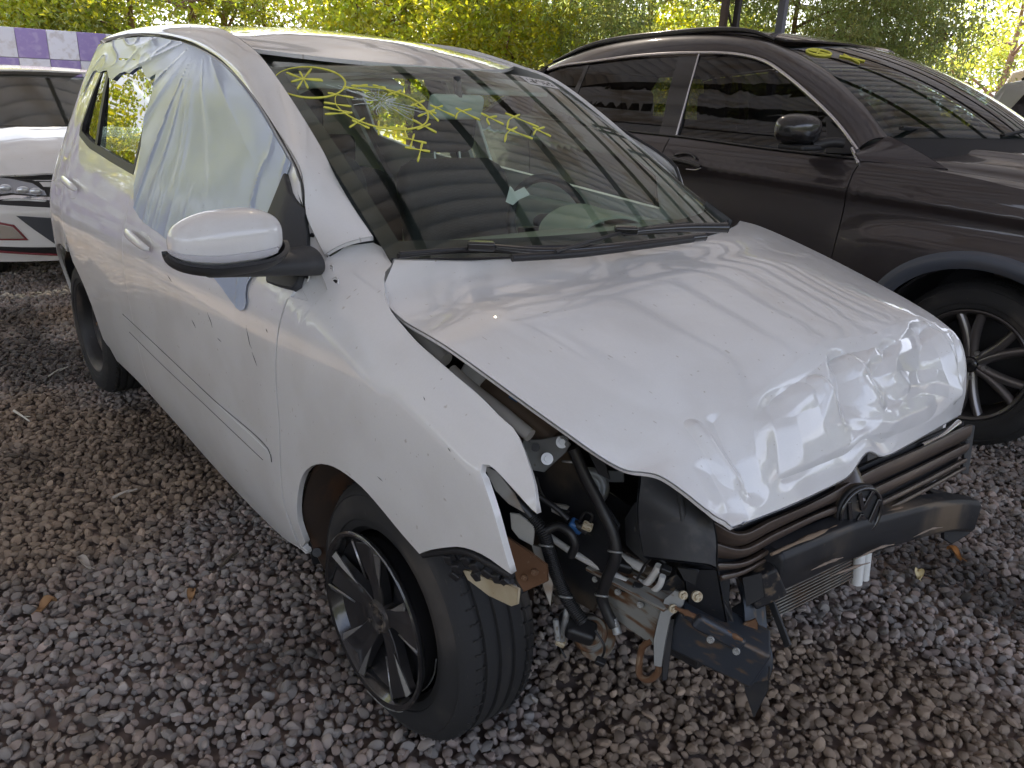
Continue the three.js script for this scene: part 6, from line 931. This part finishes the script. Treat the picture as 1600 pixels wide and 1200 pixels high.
// ---------- white saloon with a red striped bumper, nose on, behind the wreck's tail ----------
{
  const base = [-6.4, 0, 0.0], O = V3(base);
  const car = thing('white_saloon', 'white saloon facing the camera with red trimmed fog lamp, behind the tail of the wreck', 'car', base);
  const nose = (z, y) => V(-4.42 - 0.2 * Math.pow(Math.abs(z) / 0.85, 2.6) - 0.16 * sm(0.5, 0.8, y) * 1 - 0.06 * sm(0.3, 0.15, y) + 0.03 * sm(0.62, 0.5, y), y, z).sub(O);
  const np = (off) => (a, b) => { const e = 0.003, n = nose(a + e, b).sub(nose(a - e, b)).cross(nose(a, b + e).sub(nose(a, b - e))).normalize(); if (n.x < 0) n.negate(); return nose(a, b).addScaledVector(n, off); };
  const wp = M.paint, zy = L => L.map(p => [p[2], p[1]]);
  const on = (name, o, off, mat, label) => { const m = part(name, panel(o, [], np(off), { step: 0.06, t: 0.012, flip: true, r: 0.003 }), mat, car, label); part(name, panel(o.map(p => [-p[0], p[1]]), [], np(off), { step: 0.06, t: 0.012, flip: true, r: 0.003 }), mat, car); return m; };
  part('front_bumper', surf((u, v) => nose(lerp(-0.88, 0.88, u), lerp(0.19, 0.69, v)), 40, 30, { t: 0.02, flip: true }), wp, car);
  const lampO = zy([[-4.52,0.727,0.755],[-4.52,0.721,0.709],[-4.52,0.703,0.61],[-4.52,0.684,0.518],[-4.52,0.634,0.468],[-4.52,0.585,0.453],[-4.52,0.59,0.557],[-4.52,0.599,0.643],[-4.52,0.587,0.731],[-4.52,0.582,0.779]]);
  const lamp = on('headlight', lampO, 0.006, M.frit, 'clear headlight with chrome edge');
  part('lamp_reflector', panel(zy([[-4.52,0.711,0.751],[-4.52,0.692,0.629],[-4.52,0.668,0.531],[-4.52,0.623,0.48],[-4.52,0.599,0.477],[-4.52,0.608,0.589],[-4.52,0.615,0.658],[-4.52,0.601,0.769]]), [], np(0.009), { step: 0.03, t: 0.004, flip: true }), std([0.42, 0.45, 0.5], 0.22, { metalness: 0.7 }), lamp);
  for (const p of [[-4.5,0.658,0.696],[-4.5,0.642,0.602],[-4.5,0.631,0.533]]) part('lamp_lens', place(new THREE.SphereGeometry(0.024, 20, 12), V3(p).sub(O), [0, 0, 0], [0.5, 1, 1.5]), std([0.8, 0.84, 0.9], 0.12, { metalness: 0.6 }), lamp);
  on('lamp_chrome', zy([[-4.5,0.585,0.781],[-4.5,0.59,0.734],[-4.5,0.601,0.646],[-4.5,0.591,0.525],[-4.5,0.588,0.457],[-4.5,0.572,0.459],[-4.5,0.586,0.649],[-4.5,0.575,0.736],[-4.5,0.57,0.784]]), 0.012, M.chrome);
  on('grille', zy([[-4.5,0.682,0.511],[-4.5,0.68,0.367],[-4.5,0.536,0.387],[-4.5,0.548,0.531],[-4.5,0.58,0.458],[-4.5,0.637,0.472]]), 0.008, M.black);
  on('grille_bar', zy([[-4.5,0.673,0.491],[-4.5,0.672,0.368],[-4.5,0.644,0.372],[-4.5,0.649,0.477]]), 0.014, wp);
  on('red_strip', zy([[-4.5,0.592,0.456],[-4.5,0.596,0.379],[-4.5,0.576,0.382],[-4.5,0.576,0.459]]), 0.016, M.redTrim);
  on('dark_strip', zy([[-4.5,0.573,0.783],[-4.5,0.571,0.737],[-4.5,0.571,0.599],[-4.5,0.56,0.457],[-4.5,0.548,0.386],[-4.5,0.532,0.388],[-4.5,0.556,0.739],[-4.5,0.562,0.785]]), 0.008, M.black);
  on('side_intake', zy([[-4.4,0.487,0.661],[-4.4,0.476,0.561],[-4.4,0.463,0.42],[-4.4,0.273,0.446],[-4.4,0.323,0.498],[-4.4,0.402,0.58]]), 0.006, std([0.05, 0.055, 0.068], 0.5));
  on('fog_bezel', zy([[-4.4,0.459,0.817],[-4.4,0.452,0.772],[-4.4,0.43,0.683],[-4.4,0.337,0.624],[-4.4,0.34,0.789],[-4.4,0.344,0.836]]), 0.008, M.redTrim, 'red edged fog lamp surround');
  on('fog_lamp', zy([[-4.4,0.445,0.819],[-4.4,0.44,0.773],[-4.4,0.42,0.692],[-4.4,0.349,0.64],[-4.4,0.349,0.788],[-4.4,0.353,0.834]]), 0.014, std([0.5, 0.46, 0.42], 0.25, { metalness: 0.6 }));
  on('lower_intake', zy([[-4.4,0.297,0.843],[-4.4,0.295,0.797],[-4.4,0.288,0.66],[-4.4,0.281,0.445],[-4.4,0.228,0.453],[-4.4,0.248,0.666],[-4.4,0.266,0.801],[-4.4,0.27,0.848]]), 0.004, M.black);
  on('red_lip', zy([[-4.4,0.276,0.847],[-4.4,0.272,0.8],[-4.4,0.257,0.665],[-4.4,0.237,0.451],[-4.4,0.229,0.452],[-4.4,0.251,0.666],[-4.4,0.264,0.801],[-4.4,0.269,0.848]]), 0.012, M.redTrim);
  // bonnet, screen, roof
  part('bonnet', surf((u, v) => { const s = 1 - 2 * u, x = lerp(-5.42 + 0.16 * (1 - s * s), nose(0.78 * s, 0.72).x + O.x + 0.01, v), y = lerp(0.93, 0.715, Math.pow(v, 1.7)) + 0.045 * (1 - s * s) * (1 - 0.6 * v) + 0.006 * Math.exp(-(((Math.abs(s) - 0.55) / 0.09) ** 2)) - 0.04 * sm(0.85, 1, Math.abs(s)); return V(x, y, 0.8 * s).sub(O); }, 40, 24, { t: 0.012, flip: true }), wp, car);
  const ws = (u, v) => { const s = 1 - 2 * u, k = 1 - s * s; return V(lerp(-5.46 + 0.18 * k, -6.1 + 0.1 * k, v), lerp(0.925, 1.285, v) + 0.02 * k, lerp(0.7, 0.55, v) * s).sub(O); };
  part('windscreen', surf(ws, 24, 14), phy([0.32, 0.36, 0.35], 0, { transmission: 1, thickness: 0, ior: 1.6 }), car);
  part('wiper_cowl', surf((u, v) => ws(u, 0.03).lerp(ws(u, 0).add(V(0.05, -0.02, 0)), v), 20, 3, { t: 0.01, flip: true }), M.black, car);
  part('roof', surf((u, v) => { const s = 1 - 2 * u, k = 1 - Math.pow(Math.abs(s), 2.4); return V(lerp(-6.1 + 0.1 * (1 - s * s), -8.0, v), 1.285 + 0.05 * Math.sin(Math.PI * lerp(0.12, 0.75, v)) + 0.022 * k - 0.1 * Math.pow(v, 4), lerp(0.55, 0.5, v) * s).sub(O); }, 20, 16, { t: 0.012, flip: true }), wp, car);
  for (const s of [1, -1]) {
    part('pillar', surf((u, v) => { const a = ws(s > 0 ? 0 : 1, v), b = a.clone().add(V(-0.03, -0.025, s * 0.075)); return a.lerp(b, u); }, 4, 16, { t: 0.012, flip: s > 0 }), wp, car);
    part('body_side', surf((u, v) => { const x = lerp(-4.75, -8.4, u), y = lerp(0.22, 0.92, v); return V(x, y, s * (0.87 - 0.1 * Math.pow(1 - v, 3) - 0.06 * v * v * v - 0.14 * sm(-4.95, -4.62, x))).sub(O); }, 24, 10, { t: 0.012, flip: s < 0 }), wp, car);
    part('side_window', surf((u, v) => { const x = lerp(-5.5, -7.9, u), y = lerp(0.92, 1.28, v); return V(lerp(x, lerp(-6.12, -7.7, u), v), y, s * lerp(0.8, 0.6, v)).sub(O); }, 12, 6, { t: 0.006, flip: s < 0 }), M.frit, car);
    for (const x of [-5.2, -7.8]) { const W = new THREE.Group(); W.name = 'wheel'; W.position.set(x - O.x, 0.31, s * 0.76); W.rotation.y = s > 0 ? 0 : Math.PI; car.add(W); part('tyre', tyre(0.31, 0.19, 0.2, false), M.rubber, W); part('rim', lathe([[0, 0.03], [0.06, 0.05], [0.16, 0.05], [0.19, 0.07], [0.2, 0.075], [0.2, -0.05]].reverse(), 32).rotateX(Math.PI / 2), M.steel, W); }
  }
  part('tail', surf((u, v) => V(lerp(-8.42, -8.0, Math.max(0, v - 0.65) / 0.35), lerp(0.25, 1.25, v), lerp(0.8, -0.8, u)).sub(O), 8, 8, { t: 0.02 }), wp, car);
  part('floor_pan', place(rbox(3.4, 0.1, 1.5, 0.03), [-6.5 - O.x, 0.3, 0]), M.black, car);
  part('dashboard', place(rbox(0.5, 0.12, 1.3, 0.05), [-5.72 - O.x, 0.88, 0]), M.black, car);
}

// ---------- two vehicles far off at the right edge ----------
function farCar(name, label, pos, turn, prof, win, w, mat, roofGear) {
  const c = thing(name, label, 'car', pos, turn);
  const sh = new THREE.Shape(); prof.forEach((p, i) => i ? sh.lineTo(...p) : sh.moveTo(...p)); sh.closePath();
  const g = new THREE.ExtrudeGeometry(sh, { depth: w - 0.16, bevelEnabled: true, bevelSize: 0.08, bevelThickness: 0.08, bevelSegments: 4 }); g.translate(0, 0, -(w - 0.16) / 2);
  const p = g.attributes.position; for (let i = 0; i < p.count; i++) { const y = p.getY(i); p.setZ(i, p.getZ(i) * (1 - 0.16 * sm(1.0, 1.8, y))); } g.computeVertexNormals();
  part('body', g, mat, c);
  for (const s of [1, -1]) win.forEach(o => { const ws = new THREE.Shape(); o.forEach((q, i) => i ? ws.lineTo(...q) : ws.moveTo(...q)); const gg = new THREE.ExtrudeGeometry(ws, { depth: 0.01, bevelEnabled: false }), q = gg.attributes.position; for (let i = 0; i < q.count; i++) { const y = q.getY(i); q.setZ(i, s * ((w / 2) * (1 - 0.16 * sm(1.0, 1.8, y)) + 0.004 + q.getZ(i) * 0.5)); } gg.computeVertexNormals(); part('window', gg, new THREE.MeshPhysicalMaterial({ color: lin(0.02, 0.018, 0.022), roughness: 0.05, side: THREE.DoubleSide }), c); });
  for (const x of [0.75, 3.45]) for (const s of [1, -1]) { const W = part('wheel', tyre(0.34, 0.22, 0.2, false).rotateY(s > 0 ? 0 : Math.PI).translate(x, 0.34, s * (w / 2 - 0.1)), M.rubber, c); part('rim', lathe([[0, 0.06], [0.12, 0.07], [0.2, 0.09], [0.2, -0.02]].reverse(), 28).rotateX(Math.PI / 2).rotateY(s > 0 ? 0 : Math.PI).translate(x, 0.34, s * (w / 2 - 0.1)), M.steel, W); }
  if (roofGear) for (const s of [1, -1]) part('roof_rail', tube([[0.5, 1.8, s * w * 0.36], [0.7, 1.93, s * w * 0.37], [1.7, 1.96, s * w * 0.37], [2.5, 1.9, s * w * 0.37], [2.7, 1.8, s * w * 0.36]], 0.03, 24, 8), M.black, c);
  return c;
}
{
  const silver = phy([0.55, 0.55, 0.56], 0.35, { metalness: 0.3, clearcoat: 1, clearcoatRoughness: 0.05 });
  const prof = [[0, 0.4], [0.02, 1.0], [0.12, 1.25], [0.35, 1.68], [0.8, 1.78], [2.0, 1.78], [2.5, 1.68], [3.0, 1.2], [4.0, 1.05], [4.2, 0.8], [4.2, 0.4]];
  const wins = [[[0.45, 1.3], [0.62, 1.62], [0.95, 1.66], [0.95, 1.3]], [[1.0, 1.3], [1.0, 1.66], [1.72, 1.67], [1.76, 1.28]], [[1.82, 1.28], [1.78, 1.66], [2.3, 1.62], [2.72, 1.27]]];
  farCar('silver_car', 'silver tall car with black roof rails at the right edge', [-3.75, 0, -12.6], 0, prof, wins, 1.85, silver, true);
  farCar('white_van', 'pale high vehicle standing farther back behind the silver car at the right edge', [-5.0, 0, -16.6], 0, [[0, 0.4], [0.05, 1.2], [0.3, 2.0], [0.7, 2.12], [3.2, 2.12], [3.6, 1.95], [4.1, 1.25], [4.6, 1.05], [4.65, 0.4]], [[[3.0, 1.3], [3.0, 1.85], [3.45, 1.85], [3.85, 1.3]], [[0.8, 1.35], [0.8, 1.9], [2.8, 1.9], [2.8, 1.35]]], 2.0, std([0.75, 0.68, 0.66], 0.5), false);
}

// ---------- litter lying on the stones ----------
{
  seed = 909;
  const dry = std([0.3, 0.17, 0.08], 0.9), pale = std([0.62, 0.52, 0.3], 0.9), wood = std([0.42, 0.37, 0.32], 0.9), dark = std([0.1, 0.08, 0.06], 0.9);
  const leaf = (label, p, L, w, turn, mat) => { const t = thing('dry_leaf', label, 'leaf', p, turn, 'dry leaves on the gravel'); part('blade', surf((u, v) => { const s = (u - 0.5) * 2, q = Math.sin(Math.PI * clamp(v, 0.02, 0.98)) ** 0.8 * w; return V(s * q, 0.006 + 0.012 * s * s + 0.01 * Math.sin(v * 5), (v - 0.5) * L); }, 6, 10, { t: 0.0008 }), mat, t); part('stem', rod([0, 0.008, L * 0.48], [0.004, 0.004, L * 0.8], 0.0012, 0.0008, 5), mat, t); };
  const stick = (label, a, b, r, mat) => { const t = thing('twig', label, 'twig', a); const e = V3(b).sub(V3(a)); part('stem', tube([V(0, 0, 0), e.clone().multiplyScalar(0.5).add(V(0.006, 0.008, 0.004)), e], s => r * (1 - 0.5 * s), 10, 6), mat, t); part('side_shoot', tube([e.clone().multiplyScalar(0.55), e.clone().multiplyScalar(0.75).add(V(0.02, 0.012, -0.015))], s => r * 0.5 * (1 - 0.6 * s), 5, 5), mat, t); };
  leaf('pale yellow leaf right of the radiator of the wreck', [0.553,0.022,-0.806], 0.035, 0.014, 0.6, pale);
  leaf('orange brown curled leaf near the left end of the bumper beam', [0.569,0.022,-1.032], 0.055, 0.013, 1.3, std([0.36, 0.16, 0.05], 0.9));
  leaf('tan leaf at the lower left of the gravel', [-0.833,0.022,1.304], 0.05, 0.018, 0.2, dry);
  leaf('curved grey leaf left of the middle of the gravel', [-0.985,0.022,1.177], 0.06, 0.012, 1.9, wood);
  leaf('small brown leaf below the pale strip of wood', [-0.649,0.022,0.986], 0.035, 0.012, 0.9, dry);
  stick('pale strip of wood lying left of the sill of the wreck', [-1.347,0.026,1.003], [-1.365,0.026,0.92], 0.006, wood);
  stick('white twig beside the rear wheel of the wreck', [-2.707,0.024,0.917], [-2.8,0.024,0.815], 0.004, std([0.6, 0.57, 0.5], 0.8));
  stick('bent white twig at the left edge of the gravel', [-2.344,0.024,1.119], [-2.195,0.024,1.091], 0.006, std([0.6, 0.57, 0.5], 0.8));
  stick('dark splinter of plastic at the lower left of the gravel', [-0.749,0.024,0.867], [-0.794,0.024,0.796], 0.006, dark);
}

renderer.render(scene, camera);
